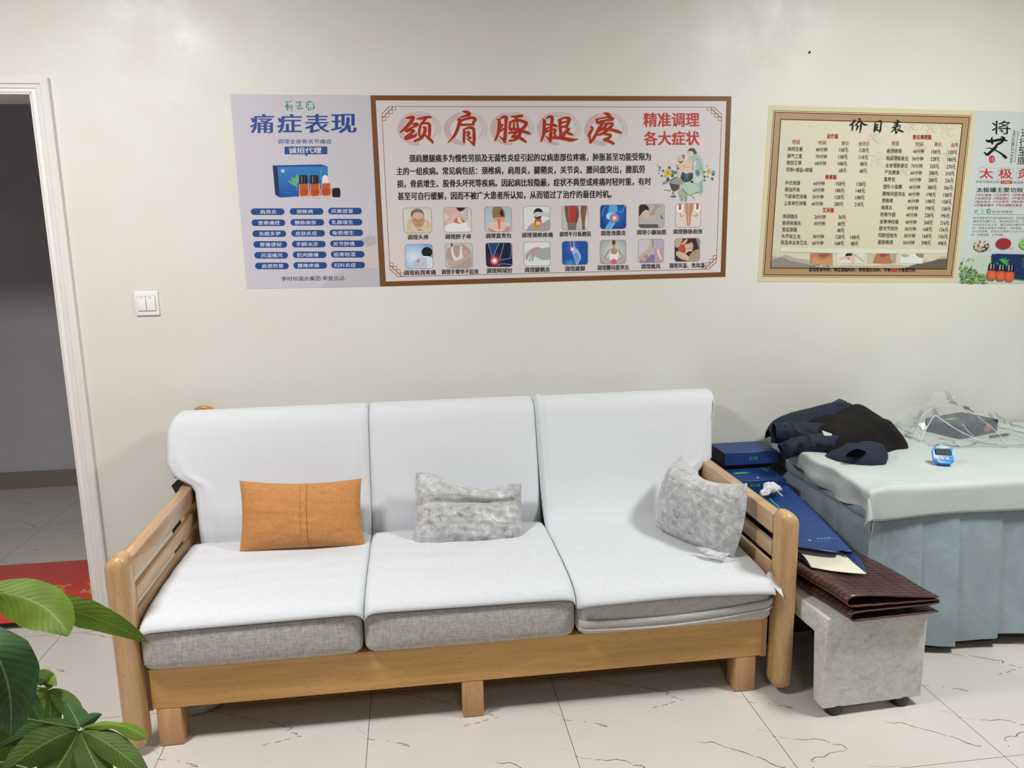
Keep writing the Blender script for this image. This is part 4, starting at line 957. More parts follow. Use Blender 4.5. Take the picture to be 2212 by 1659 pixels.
def d_cerv(g):
    g.blob([(0.1, 1.0), (0.2, 0.8), (0.42, 0.65), (0.45, 0.5), (0.66, 0.5), (0.7, 0.7), (1.0, 0.55), (1.0, 1.0)], '#9b9b9d'); g.ell(0.56, 0.28, 0.18, 0.21, '#1b191b'); g.blob([(0.36, 1.0), (0.4, 0.7), (0.44, 0.52), (0.64, 0.5), (0.68, 0.7), (0.6, 0.88), (0.46, 0.95)], '#c9882e')
    g.blob([(0.44, 0.75), (0.46, 0.52), (0.64, 0.5), (0.66, 0.72), (0.56, 0.82)], '#b7452c'); g.ell(0.55, 0.70, 0.09, 0.09, '#d9b6ab'); g.blob([(0.38, 0.28), (0.5, 0.22), (0.7, 0.24), (1.0, 0.28), (1.0, 0.45), (0.72, 0.42), (0.56, 0.48), (0.42, 0.4)], '#bdbdbd'); g.blob([(0.38, 0.42), (0.5, 0.44), (0.66, 0.4), (0.64, 0.5), (0.46, 0.5)], '#2c2929')
def d_knee(g):
    g.poly([(0, 0), (1, 0), (1, 1), (0.0, 1)], '#b7b5b6'); g.blob([(0.1, 0), (0.6, 0), (0.62, 0.3), (0.56, 0.6), (0.52, 1.0), (0.24, 1.0), (0.2, 0.6), (0.12, 0.3)], '#8c5f52'); g.blob([(0.3, 0), (0.52, 0), (0.52, 0.5), (0.44, 0.75), (0.34, 0.75), (0.3, 0.4)], '#a8392f')
    g.blob([(0.14, 0), (0.24, 0.1), (0.22, 0.5), (0.3, 0.7), (0.2, 0.72), (0.12, 0.3)], '#734a40'); g.blob([(0.56, 0), (0.66, 0.3), (0.58, 0.7), (0.5, 0.72), (0.54, 0.3)], '#6e453b'); g.blob([(0.24, 0.7), (0.52, 0.72), (0.5, 1.0), (0.24, 1.0)], '#7a6a63'); g.blob([(0.74, 0), (0.96, 0), (0.92, 0.4), (0.88, 0.7), (0.88, 1.0), (0.78, 1.0), (0.76, 0.6), (0.72, 0.3)], '#7d564b'); g.poly([(0.92, 0.4), (1, 0.4), (1, 1), (0.92, 1)], '#d7d2d2')
def d_syn(g):
    g.glow(0.55, 0.45, 0.6, 0.6, '#2f6fc0', '#173c86'); g.blob([(0.35, 0), (0.62, 0), (0.66, 0.25), (0.5, 0.35), (0.3, 0.4)], '#4f9fd2'); g.stroke([(0.2, 0.05), (0.08, 0.3), (0.1, 0.42)], '#3f7fd0', 0.05); g.stroke([(0.95, 0.0), (0.85, 0.3), (0.72, 0.28)], '#3f86d6', 0.06)
    g.blob([(0.22, 0.5), (0.28, 0.35), (0.6, 0.34), (0.66, 0.5), (0.5, 0.62), (0.3, 0.6)], '#9fd0e6'); g.blob([(0.4, 0.62), (0.6, 0.62), (0.42, 1.0), (0.18, 1.0)], '#4fa5d8'); g.stroke([(0.62, 0.65), (0.4, 1.0)], '#bfe2f0', 0.025); g.up(); g.glow(0.55, 0.55, 0.19, 0.21, '#f0c9c9', '#5a6fb0'); g.glow(0.55, 0.55, 0.12, 0.13, '#f6eaea', '#c25a70')
def d_cramp(g):
    g.poly([(0, 0), (1, 0), (1, 1), (0, 1)], '#a9aba9'); g.poly([(0, 0.85), (0.75, 0.85), (0.8, 1), (0, 1)], '#54524a'); g.blob([(0, 0), (0.3, 0.02), (0.38, 0.25), (0.1, 0.38), (0, 0.5)], '#2a2826'); g.blob([(0.1, 0.35), (0.3, 0.22), (0.4, 0.45), (0.3, 0.55), (0.16, 0.5)], '#c9b2a6'); g.blob([(0.62, 0.02), (0.9, 0.08), (0.7, 0.18), (0.6, 0.45), (0.4, 0.42), (0.56, 0.22)], '#a88f80')
    g.blob([(0.0, 0.52), (0.3, 0.54), (0.6, 0.48), (0.82, 0.42), (0.94, 0.58), (0.88, 0.62), (0.78, 0.5), (0.6, 0.6), (0.3, 0.68), (0.2, 0.6)], '#bca79b'); g.blob([(0.82, 0.44), (0.9, 0.5), (0.96, 0.6), (0.9, 0.63)], '#6f6560')
def d_vein(g):
    g.poly([(0, 0), (1, 0), (1, 1), (0, 1)], '#d0c6c0')
    for x in (0.17, 0.87): g.ell(x, 0.17, 0.13, 0.2, '#e6e0d4'); g.poly([(x-0.05, 0), (x+0.05, 0), (x+0.05, 0.25), (x-0.05, 0.25)], '#b05a68'); g.line([(x, 0.0), (x, 0.25)], '#8c3f58', 0.03); g.up()
    g.blob([(0.36, 0), (0.51, 0), (0.51, 0.9), (0.46, 0.9), (0.42, 0.5), (0.36, 0.25)], '#b98a6a'); g.blob([(0.54, 0), (0.70, 0), (0.69, 0.25), (0.62, 0.55), (0.6, 0.88), (0.54, 0.9)], '#b58465'); g.ell(0.53, 0.88, 0.08, 0.07, '#cf7a80')
    g.stroke([(0.18, 0.42), (0.22, 0.54), (0.33, 0.5)], '#c0575a', 0.03); g.stroke([(0.87, 0.42), (0.83, 0.54), (0.72, 0.5)], '#c0575a', 0.03)
def d_shoulder(g):
    g.glow(0.3, 0.55, 0.75, 0.8, '#cfdeea', '#6f9cc8'); g.blob([(0.22, 1.0), (0.28, 0.72), (0.42, 0.6), (0.58, 0.56), (0.66, 0.48), (0.95, 0.55), (1.02, 0.7), (1.0, 1.0)], '#b4bccb'); g.blob([(0.78, 0.56), (1.0, 0.58), (1, 1), (0.8, 1.0)], '#c9d2e0'); g.ell(0.80, 0.32, 0.20, 0.21, '#1a1716'); g.poly([(0.64, 0.48), (0.88, 0.5), (0.86, 0.56), (0.64, 0.53)], '#d9dde4'); g.blob([(0.4, 0.68), (0.5, 0.6), (0.52, 0.66), (0.42, 0.78)], '#d0707a')
def d_arm(g):
    g.poly([(0, 0), (1, 0), (1, 1), (0, 1)], '#c2bab8'); g.blob([(0.05, 0.2), (0.3, 0.08), (0.5, 0.05), (0.7, 0.05), (0.9, 0.25), (0.96, 0.55), (0.9, 1.0), (0.2, 1.0), (0.02, 0.6)], '#a8948e'); g.blob([(0.22, 0.15), (0.28, 0.12), (0.3, 0.4), (0.4, 0.56), (0.5, 0.5), (0.56, 0.12), (0.62, 0.14), (0.62, 0.45), (0.66, 0.55), (0.36, 0.72), (0.22, 0.45)], '#d9d3cf'); g.poly([(0.2, 0), (0.28, 0), (0.27, 0.1), (0.22, 0.12)], '#2c2627')
    g.blob([(0.04, 0.55), (0.1, 0.6), (0.35, 0.72), (0.7, 0.55), (0.84, 0.42), (0.97, 0.38), (0.95, 0.5), (0.8, 0.64), (0.5, 0.85), (0.25, 0.98), (0.1, 0.9)], '#b5a19b'); g.blob([(0.66, 0.3), (0.78, 0.28), (0.82, 0.4), (0.7, 0.5)], '#cf9a98')
def d_elbow(g):
    g.poly([(0, 0), (1, 0), (1, 1), (0, 1)], '#141a33'); g.poly([(0, 0.1), (0.16, 0.2), (0.2, 1), (0, 1)], '#1a1013'); g.glow(0.35, 0.72, 0.36, 0.4, '#7a2530', '#16203f'); g.blob([(0.1, 0.0), (0.5, 0.0), (0.38, 0.35), (0.3, 0.6), (0.2, 0.5)], '#24406f')
    for a in ([(0.1, 0.02), (0.18, 0.35), (0.24, 0.62)], [(0.52, 0.02), (0.36, 0.35), (0.28, 0.6)], [(0.7, 0.02), (0.6, 0.4), (0.5, 0.72)], [(0.5, 0.72), (0.7, 0.7), (1.0, 0.62)], [(0.45, 0.95), (0.6, 0.88), (1.0, 0.92)], [(0.96, 0.05), (0.98, 0.4), (0.92, 0.6)]): g.stroke(a, '#6f9ad0', 0.025); g.up()
    g.glow(0.32, 0.75, 0.17, 0.19, '#f2d0c8', '#b02a2e'); g.ell(0.32, 0.74, 0.05, 0.06, '#ffffff')
def d_wrist(g):
    g.poly([(0, 0), (1, 0), (1, 1), (0, 1)], '#d3d6d3'); g.blob([(0.04, 0.6), (0.15, 0.38), (0.35, 0.26), (0.55, 0.2), (0.7, 0.27), (1.0, 0.26), (1.0, 0.72), (0.7, 0.76), (0.55, 0.68), (0.4, 0.6), (0.2, 0.55)], '#9aa2a7')
    for k, (a, b) in enumerate((((0.12, 0.45), (0.05, 0.6)), ((0.18, 0.52), (0.08, 0.72)), ((0.28, 0.55), (0.2, 0.8)), ((0.36, 0.55), (0.32, 0.78)))): g.stroke([a, ((a[0]+b[0])/2-0.01, (a[1]+b[1])/2), b], '#8d959a' if k % 2 else '#a5adb1', 0.07); g.up()
    g.blob([(0.24, 0.45), (0.3, 0.32), (0.45, 0.24), (0.56, 0.3), (0.4, 0.38), (0.34, 0.5), (0.3, 0.58)], '#cf7d85')
def d_ankle(g):
    g.poly([(0, 0), (1, 0), (1, 1), (0, 1)], '#1f4d9c'); g.glow(0.4, 0.3, 0.34, 0.34, '#6a55a8', '#1f4d9c'); g.glow(0.3, 0.95, 0.3, 0.25, '#3f8fc0', '#1f4d9c'); g.blob([(0.3, 0), (0.46, 0), (0.5, 0.25), (0.6, 0.35), (0.72, 0.6), (0.72, 0.8), (0.6, 0.98), (0.52, 0.95), (0.42, 0.6), (0.36, 0.35)], '#8fb4de'); g.poly([(0.33, 0), (0.43, 0), (0.44, 0.25), (0.36, 0.25)], '#4a3a90')
    for a in ([(0.45, 0.55), (0.52, 0.9)], [(0.52, 0.52), (0.6, 0.92)], [(0.58, 0.5), (0.67, 0.85)]): g.stroke(a, '#2f62ac', 0.03); g.up()
    g.glow(0.4, 0.34, 0.09, 0.1, '#fff4f0', '#b98fc8')
def d_waist(g):
    g.glow(0.5, 0.5, 0.75, 0.75, '#d0d3d2', '#8f9694'); g.ell(0.53, 0.1, 0.07, 0.12, '#4a4038'); g.blob([(0.34, 0.5), (0.4, 0.38), (0.5, 0.32), (0.5, 0.2), (0.57, 0.2), (0.58, 0.33), (0.68, 0.4), (0.72, 0.5), (0.68, 0.62), (0.4, 0.62)], '#a88a72'); g.blob([(0.36, 0.4), (0.4, 0.4), (0.42, 0.56), (0.55, 0.6), (0.66, 0.55), (0.68, 0.4), (0.72, 0.42), (0.7, 0.65), (0.66, 0.95), (0.42, 0.95), (0.37, 0.65)], '#dcdcda')
    g.stroke([(0.35, 0.42, 0.07), (0.26, 0.58, 0.07), (0.17, 0.74, 0.06), (0.3, 0.84, 0.06), (0.42, 0.92, 0.06)], '#a88d7b'); g.stroke([(0.72, 0.42, 0.07), (0.8, 0.58, 0.07), (0.88, 0.72, 0.06), (0.76, 0.82, 0.06), (0.64, 0.9, 0.06)], '#a88d7b'); g.up(); g.ell(0.53, 0.93, 0.12, 0.13, '#cf5a70')
def d_gout(g):
    g.poly([(0, 0), (1, 0), (1, 1), (0, 1)], '#c2bdc7'); g.poly([(0.3, 0.7), (1, 0.6), (1, 1), (0, 1)], '#7a72a4'); g.poly([(0.68, 0), (1, 0), (1, 0.38), (0.68, 0.38)], '#aaa0bc'); g.blob([(0.46, 0.0), (0.68, 0.0), (0.66, 0.4), (0.64, 0.62), (0.5, 0.66), (0.36, 0.85), (0.2, 0.95), (0.06, 0.9), (0.02, 0.75), (0.2, 0.55), (0.4, 0.35)], '#b9a8a6'); g.poly([(0.52, 0), (0.62, 0), (0.62, 0.35), (0.54, 0.35)], '#8f949c'); g.ell(0.32, 0.76, 0.09, 0.1, '#c9705e'); g.ell(0.13, 0.88, 0.07, 0.06, '#a29290'); g.poly([(0.65, 0.38), (1, 0.38), (1, 1), (0.65, 1)], '#b58fa8'); g.stroke([(0.78, 0.45), (0.82, 0.65), (0.92, 0.85)], '#d5c9b4', 0.09)
def d_hand(g):
    g.poly([(0, 0), (1, 0), (1, 1), (0, 1)], '#3d2629'); g.poly([(0.85, 0), (1, 0), (1, 0.5), (0.92, 0.3)], '#7f8584'); g.blob([(0.02, 0.0), (0.3, 0.0), (0.2, 0.3), (0.1, 0.4), (0.0, 0.3)], '#b59d86'); g.blob([(0.5, 0.95), (0.7, 0.6), (1.0, 0.5), (1.0, 1.0), (0.6, 1.0)], '#a48e74'); g.blob([(0.14, 0.55), (0.2, 0.3), (0.46, 0.02), (0.5, 0.1), (0.4, 0.28), (0.6, 0.4), (0.5, 0.62), (0.36, 0.66)], '#c2a48e')
    for k in range(4): g.stroke([(0.35, 0.32+0.09*k), (0.55, 0.26+0.09*k), (0.68+0.03*(k in (1, 2)), 0.22+0.1*k)], '#cdb29c' if k % 2 else '#bfa28c', 0.085); g.up()
    g.blob([(0.16, 0.52), (0.2, 0.3), (0.36, 0.25), (0.42, 0.4), (0.42, 0.6), (0.26, 0.62)], '#b8423a'); g.blob([(0.08, 0.55), (0.3, 0.62), (0.55, 0.78), (0.55, 0.95), (0.4, 0.96), (0.2, 0.85), (0.05, 0.7)], '#cbb19c')
    for k in range(3): g.stroke([(0.12, 0.66+0.08*k), (0.3, 0.78+0.07*k), (0.45, 0.9+0.03*k)], '#8f735f', 0.015)
for fn, q, dfn, bg in ((fa, [(95, 133), (627, 128), (641, 596), (118, 602)], d_head, '#cac7b9'), (fa, [(871, 125), (1387, 119), (1402, 580), (893, 586)], d_neck, '#cbc6c6'), (fa, [(1651, 111), (2159, 107), (2169, 573), (1665, 578)], d_bun, ('#9fb3c2', '#b4c1c9')),
    (fb, [(183, 103), (685, 95), (687, 553), (193, 558)], d_cerv, '#d3d6d3'), (fb, [(918, 91), (1412, 83), (1415, 540), (925, 545)], d_knee, '#b7b5b6'), (fb, [(1653, 75), (2145, 69), (2142, 520), (1653, 527)], d_syn, '#173c86'),
    (fc, [(395, 118), (927, 111), (919, 602), (391, 607)], d_cramp, '#a9aba9'), (fc, [(1168, 103), (1694, 95), (1687, 588), (1163, 594)], d_vein, '#d0c6c0'),
    (fa, [(133, 828), (647, 821), (669, 1278), (153, 1285)], d_shoulder, '#6f9cc8'), (fa, [(901, 811), (1412, 806), (1427, 1266), (921, 1272)], d_arm, '#c2bab8'), (fa, [(1671, 798), (2172, 793), (2182, 1246), (1688, 1250)], d_elbow, '#141a33'),
    (fb, [(191, 783), (687, 775), (692, 1223), (201, 1229)], d_wrist, '#d3d6d3'), (fb, [(923, 768), (1412, 760), (1409, 1205), (928, 1209)], d_ankle, '#1f4d9c'), (fb, [(1651, 748), (2139, 740), (2135, 1186), (1653, 1190)], d_waist, '#8f9694'),
    (fc, [(385, 853), (912, 845), (902, 1332), (378, 1339)], d_gout, '#c2bdc7'), (fc, [(1153, 835), (1675, 826), (1665, 1307), (1146, 1315)], d_hand, '#3d2629')):
    photo(Q(fn, q), dfn, bg)
# ink drawing of a healer and a seated man among flowers
g = WP(0.0007); w = lambda x, y: (1400+x/12.29, 310+y/12.29)
B = lambda L, c_: g.blob([w(*a) for a in L], c_)
rnd = random.Random(3)
for cx, cy, r_ in ((310, 640, 45), (300, 710, 35), (400, 730, 40), (360, 860, 35), (570, 640, 50), (650, 760, 60), (720, 770, 60), (640, 850, 55), (790, 660, 35), (520, 960, 60), (460, 1030, 60), (420, 1050, 40), (1490, 760, 35), (1740, 760, 60), (1720, 820, 50), (1500, 890, 40), (1490, 980, 35), (1700, 940, 50), (1580, 880, 28)):
    g.blob([(w(cx, cy)[0]+r_/12.29*rnd.uniform(0.6, 1.1)*math.cos(t), w(cx, cy)[1]+r_/12.29*rnd.uniform(0.6, 1.1)*math.sin(t)) for t in [k*0.785 for k in range(8)]], rnd.choice(['#4d706b', '#5f837c', '#3f5f5a', '#7d9a92']), 3)
for cx, cy, r_ in ((530, 780, 115), (470, 860, 60), (770, 590, 55), (1610, 740, 80)):
    g.blob([(w(cx, cy)[0]+r_/12.29*(0.75 if k % 2 else 1.1)*math.cos(k*0.45), w(cx, cy)[1]+r_/12.29*(0.75 if k % 2 else 1.1)*math.sin(k*0.45)) for k in range(14)], '#cfb060', 3); g.ell(*w(cx, cy), r_/28, r_/30, '#c08a3a')
for cx, cy in ((255, 580), (285, 795), (1570, 600)): g.ell(*w(cx, cy), 2.0, 1.7, '#a89a80')
B([(1060, 400), (1200, 290), (1290, 270), (1390, 370), (1450, 480), (1460, 640), (1470, 840), (1440, 1000), (1455, 1200), (1440, 1330), (1340, 1350), (1310, 1200), (1200, 1080), (1190, 900), (1200, 700), (1180, 500)], '#9fb5b0')
B([(1210, 500), (1280, 450), (1300, 560), (1240, 700), (1200, 620)], '#c3cfca'); B([(1200, 760), (1260, 740), (1340, 860), (1420, 820), (1400, 1000), (1260, 1060), (1200, 940)], '#bcc6c2'); B([(1270, 700), (1350, 720), (1370, 800), (1310, 880), (1250, 780)], '#5c7f8e')
for a in ([(1340, 480), (1400, 640), (1330, 740)], [(1300, 460), (1260, 660)], [(1440, 660), (1470, 840)], [(1380, 1000), (1390, 1320)], [(1420, 1000), (1440, 1300)], [(1270, 400), (1360, 440)], [(1200, 560), (1190, 690)]): g.stroke([w(*p) for p in a], '#6a8380', 1.1); g.up()
B([(1040, 200), (1110, 130), (1210, 130), (1290, 240), (1240, 290), (1200, 250), (1160, 210), (1090, 200)], '#4d463f'); B([(1045, 215), (1160, 205), (1200, 260), (1180, 310), (1110, 350), (1060, 290)], '#d2bfae'); g.stroke([w(1080, 260), w(1130, 245)], '#7f6a58', 0.8)
B([(840, 560), (930, 480), (1050, 430), (1160, 470), (1180, 640), (1140, 750), (1000, 800), (930, 740), (940, 640), (880, 760), (820, 930), (770, 910), (800, 760), (850, 640)], '#d2baa6'); B([(1060, 460), (1180, 440), (1170, 490), (1080, 500)], '#cdb29c'); g.stroke([w(960, 620), w(1020, 640), w(1070, 630)], '#9c7f68', 0.9); g.stroke([w(930, 620), w(960, 560)], '#9c7f68', 0.8)
g.ell(*w(860, 410), 5.6, 7.2, '#ccb4a0'); B([(795, 450), (860, 480), (930, 440), (900, 510), (840, 520)], '#6f5a4a'); B([(890, 310), (960, 295), (970, 350), (950, 410), (920, 380)], '#a3604a'); g.stroke([w(820, 395), w(850, 400)], '#5a4a40', 0.8)
B([(860, 900), (910, 760), (1000, 800), (1160, 770), (1190, 880), (1140, 980), (1000, 1030), (900, 980)], '#3f403c'); B([(950, 810), (1140, 780), (1160, 800), (1070, 840), (1060, 960), (1020, 960), (1000, 860), (980, 990), (960, 980), (980, 850)], '#3c6ea2')
B([(560, 1060), (620, 960), (740, 900), (860, 930), (930, 1020), (900, 1080), (760, 1090), (640, 1080)], '#8f918a'); B([(560, 1040), (640, 1070), (760, 1090), (840, 1120), (780, 1230), (680, 1270), (620, 1220), (590, 1120)], '#4a4a45'); B([(580, 1010), (640, 930), (760, 880), (740, 910), (640, 970)], '#55564f')
B([(820, 1160), (900, 1080), (1050, 1020), (1180, 1060), (1300, 1140), (1340, 1260), (1230, 1310), (1160, 1380), (1080, 1370), (960, 1280), (880, 1240)], '#a5c2ad'); B([(820, 1180), (900, 1250), (1000, 1320), (1050, 1400), (1000, 1560), (960, 1500), (880, 1540), (840, 1420), (800, 1300)], '#a4a695'); B([(1130, 990), (1190, 1000), (1170, 1050), (1130, 1040)], '#2b2c2a')
for a in ([(980, 1280), (1090, 1370), (1230, 1320), (1340, 1290)], [(900, 1220), (1010, 1330)], [(850, 1380), (900, 1440), (880, 1530)], [(950, 1380), (1000, 1420), (1000, 1540)], [(430, 1230), (600, 1260)], [(1160, 1400), (1230, 1460)], [(900, 1190), (960, 1260)]): g.stroke([w(*p) for p in a], '#5a665c', 1.0); g.up()
g.ell(*w(670, 1405), 6.4, 2.1, '#6a6663'); B([(640, 1310), (660, 1280), (690, 1320), (660, 1360)], '#5d837b')
g.build('ink_drawing', ps2)
# ---- poster 3: price list
q3 = [(1661, 227), (2110, 239), (2067, 611), (1636, 609)]
ps3 = thing('poster', wall_map(1870, 420), 'cream price list poster with a brown double border and columns of prices', 'poster')
sheet('sheet', q3, '#c9bf9f', ps3)
U = lambda u, v: lerp2(q3, u, v)
def frame(g, a, b, c_):
    """ring between insets a and b (fractions of width; height fraction scaled)"""
    k = 1.28
    o = [U(a, a*k), U(1-a, a*k), U(1-a, 1-a*k), U(a, 1-a*k)]; i = [U(b, b*k), U(1-b, b*k), U(1-b, 1-b*k), U(b, 1-b*k)]
    for j in range(4): g._add([o[j], o[(j+1) % 4], i[(j+1) % 4], i[j]], [(0, 1, 2, 3)], g.col(c_))
    g.up()
g = WP(0.0003)
frame(g, 0.0225, 0.0250, '#6b4a2e'); frame(g, 0.0290, 0.0335, '#5a2f18'); frame(g, 0.0335, 0.0600, '#a58a66')
for j in range(74):
    t = 0.05+0.9*j/74
    for vv in (0.0595, 1-0.0595):
        g.line([U(t, vv-0.007), U(t+0.006, vv-0.007), U(t+0.006, vv+0.007), U(t+0.002, vv+0.007)], '#8e7054', 0.7)
for j in range(60):
    t = 0.07+0.86*j/60
    for uu in (0.0465, 1-0.0465):
        g.line([U(uu-0.006, t), U(uu-0.006, t+0.008), U(uu+0.006, t+0.008), U(uu+0.006, t+0.003)], '#94775a', 0.55)
g.up(); frame(g, 0.0590, 0.0640, '#5a2f18')
i_ = 0.064; k_ = 1.28
g.grad([U(i_, i_*k_), U(1-i_, i_*k_), U(1-i_, 0.9), U(i_, 0.9)], '#cac4b2', '#c7bda8'); g.grad([U(i_, 0.9), U(1-i_, 0.9), U(1-i_, 1-i_*k_), U(i_, 1-i_*k_)], '#c8bca4', '#b9ab95', 4)
g.build('border', ps3)
g = WP(0.0007)
# faint peony scroll lines
g.clip = [U(0.066, 0.085), U(0.934, 0.085), U(0.934, 0.91), U(0.066, 0.91)]; g.step = 2.5e-6
z5 = lambda x, y: (1850+x/4.047, 210+y/4.047)
rnd = random.Random(8)
for cx, cy, r_ in ((190, 560, 75), (150, 340, 60), (480, 250, 60), (330, 500, 70), (640, 260, 70), (780, 280, 80), (800, 520, 60), (560, 440, 50), (420, 640, 60)):
    for p in range(5):
        a = p*1.257+rnd.uniform(0, 1); X, Y = cx+r_*0.6*math.cos(a), cy+r_*0.6*math.sin(a)
        g.stroke([z5(X+r_*0.42*math.cos(t), Y+r_*0.42*math.sin(t)) for t in [k*0.6+a for k in range(9)]], '#b4ae9a', 0.75, n=2)
for k in range(16):
    X, Y = rnd.uniform(0, 850), rnd.uniform(160, 720); a = rnd.uniform(0, 6)
    g.stroke([z5(X+40*t*math.cos(a+t*0.7), Y+28*t*math.sin(a+t*0.7)) for t in (0, 0.6, 1.2, 1.8, 2.4)], '#b8b29e', 0.7, n=3)
g.up()
g.build('scroll_print', ps3); g = WP(0.0007)
# mountains at the foot
U3 = lambda u, v: U(i_+(1-2*i_)*u, i_*k_+(1-2*i_*k_)*v)
g.poly([U3(0, 1), U3(0, 0.92), U3(0.04, 0.93), U3(0.08, 0.91), U3(0.13, 0.935), U3(0.2, 0.945), U3(0.3, 0.97), U3(0.36, 1)], '#a79f93'); g.poly([U3(0, 1), U3(0, 0.95), U3(0.05, 0.93), U3(0.1, 0.95), U3(0.2, 0.975), U3(0.28, 1)], '#85807a')
g.poly([U3(0.3, 1), U3(0.45, 0.98), U3(0.58, 0.985), U3(0.68, 0.97), U3(0.78, 0.985), U3(0.86, 0.94), U3(0.92, 0.95), U3(0.97, 0.91), U3(1, 0.92), U3(1, 1)], '#b0a592'); g.poly([U3(0.76, 1), U3(0.84, 0.965), U3(0.9, 0.955), U3(0.95, 0.935), U3(1, 0.93), U3(1, 1)], '#615751')
g.build('mountain_print', ps3)
# sheer correction tape strip and four photos
z8 = lambda x, y: (1640+x/4.809, 530+y/4.809)
g = WP(0.0012); g.poly([z8(530, 78), z8(762, 80), z8(755, 197), z8(528, 195)], '#ab7a58'); g.blob([z8(600, 100), z8(680, 82), z8(740, 90), z8(690, 120), z8(650, 130)], '#8a5a4a'); g.blob([z8(540, 190), z8(570, 120), z8(640, 160), z8(740, 130), z8(750, 195)], '#b98a62')
g.build('small_photo', ps3); g = WP(0.0012); g.poly([z8(810, 75), z8(1095, 78), z8(1085, 188), z8(805, 186)], '#c9cac6'); g.ell(*z8(940, 110), 10, 7.5, '#2b2523'); g.stroke([z8(840, 140), z8(900, 125), z8(980, 120)], '#c7a58e', 5); g.stroke([z8(1080, 165), z8(1000, 105), z8(970, 95)], '#c0a08a', 4); g.up(); g.blob([z8(930, 140), z8(970, 100), z8(1000, 150), z8(985, 186), z8(960, 186)], '#cdb09c')
g.build('small_photo', ps3); g = WP(0.0012); g.poly([z8(1130, 78), z8(1425, 80), z8(1420, 186), z8(1125, 186)], '#b7ac9a'); g.blob([z8(1180, 186), z8(1200, 110), z8(1240, 78), z8(1350, 78), z8(1365, 140), z8(1375, 186)], '#a8704e'); g.blob([z8(1240, 100), z8(1280, 84), z8(1340, 95), z8(1280, 125)], '#8a5040'); g.poly([z8(1365, 80), z8(1425, 80), z8(1420, 186), z8(1385, 186)], '#9a968e')
g.build('small_photo', ps3); g = WP(0.0012); g.poly([z8(1465, 78), z8(1702, 80), z8(1695, 190), z8(1460, 188)], '#cfd2ce'); g.blob([z8(1465, 95), z8(1520, 90), z8(1560, 110), z8(1500, 125)], '#a59c8c'); g.blob([z8(1620, 85), z8(1700, 85), z8(1697, 130), z8(1640, 115)], '#8f7a66')
g.build('small_photo', ps3); g = WP(0.0018); g.poly([z8(215, 18), z8(700, 30), z8(1400, 36), z8(1955, 40), z8(1950, 84), z8(1400, 84), z8(760, 80), z8(215, 66)], '#cccbb9')
g.build('correction_strip', ps3)
g = WP(0.0022); z3 = lambda x, y: (1820+x/14.747, 245+y/14.747)
PRICE = [[(345, 200, 20), (385, 245, 65), (300, 320, 55), (230, 375, 45)], [(320, 360, 50), (310, 460, 50), (300, 550, 30)], [(510, 165, 30), (555, 200, 55), (480, 300, 50), (380, 395, 25)], [(540, 260, 40), (640, 320, 50), (720, 365, 50), (795, 360, 15)], [(450, 380, 40), (475, 420, 50), (440, 520, 45)], [(530, 370, 8), (480, 450, 20)], [(585, 340, 55), (570, 480, 50), (550, 620, 25)],
         [(1035, 285, 35), (1030, 400, 50), (1010, 540, 55), (1015, 580, 30)], [(1090, 280, 25), (1180, 235, 40), (1225, 270, 50), (1210, 400, 45), (1200, 530, 50), (1175, 605, 30)], [(1040, 390, 20), (1120, 350, 40), (1060, 420, 25)], [(1040, 470, 20), (1120, 430, 35), (1050, 520, 25), (1100, 530, 45), (1180, 560, 30)],
         [(1720, 215, 25), (1760, 240, 55), (1730, 330, 50), (1720, 400, 50)], [(1630, 310, 30), (1730, 290, 40), (1825, 265, 35)], [(1640, 380, 25), (1730, 355, 40), (1780, 345, 25)], [(1585, 455, 40), (1720, 420, 40), (1835, 385, 30)], [(1680, 460, 45), (1620, 530, 40), (1540, 595, 25)], [(1680, 480, 45), (1685, 570, 40), (1700, 630, 45), (1750, 560, 20)], [(1830, 440, 30), (1760, 510, 30)], [(1740, 510, 30), (1830, 550, 50), (1930, 590, 30)]]
sk(g, z3, PRICE, '#151210', 14.747); g.build('heading', ps3)
z4 = lambda x, y: (1620+x/4.047, 210+y/4.047)
INK, RED = '#35302a', '#a03a2c'
def cell(g, fn, t, x, y, w, c_=INK, bold=0.006, h=9.6):
    g.text(t, *fn(x, y), *fn(x+w, y+w*0.016), h, c_, bold)
W = lambda t: 33*len(t)-2
g = WP(0.0022)
for t, x, y in (('足疗篇', 672, 340), ('推拿篇', 658, 696), ('艾灸篇', 635, 985)): cell(g, z4, t, x, y, 97, '#a8301f', 0.02, 10)
for t, x, y, ww in (('项目', 367, 392, 66), ('时间', 599, 398, 66), ('原价', 800, 402, 65), ('会员价', 948, 405, 97)): cell(g, z4, t, x, y, ww, RED, 0.004)
rowsL = [('鲜榨生姜', 330, 452, '80分钟', 578, '158元', 778, '128元', 958), ('脚气之星', 325, 513, '70分钟', 574, '138元', 773, '118元', 952), ('南阳艾草', 320, 572, '60分钟', 568, '108元', 768, '88元', 962), ('修脚+搓盐+脚罐', 316, 632, '', 0, '68元', 778, '68元', 957),
         ('中式按摩', 308, 748, '60分钟', 555, '158元', 752, '128元', 932), ('精油开背', 304, 806, '60分钟', 550, '188元', 746, '148元', 925), ('下部淋巴排毒', 300, 865, '30分钟', 545, '128元', 742, '108元', 920), ('上身淋巴排毒', 295, 925, '60分钟', 540, '280元', 735, '218元', 913),
         ('肩颈魔灸', 287, 1040, '20分钟', 563, '50元', 773, '', 0), ('肩颈背魔灸', 282, 1098, '30分钟', 558, '80元', 768, '', 0), ('宫廷拔罐', 280, 1155, '', 0, '48元', 760, '', 0), ('头疗', 275, 1212, '30分钟', 548, '128元', 748, '108元', 878), ('医圣床全身艾灸', 271, 1268, '60分钟', 544, '168元', 740, '88元', 882)]
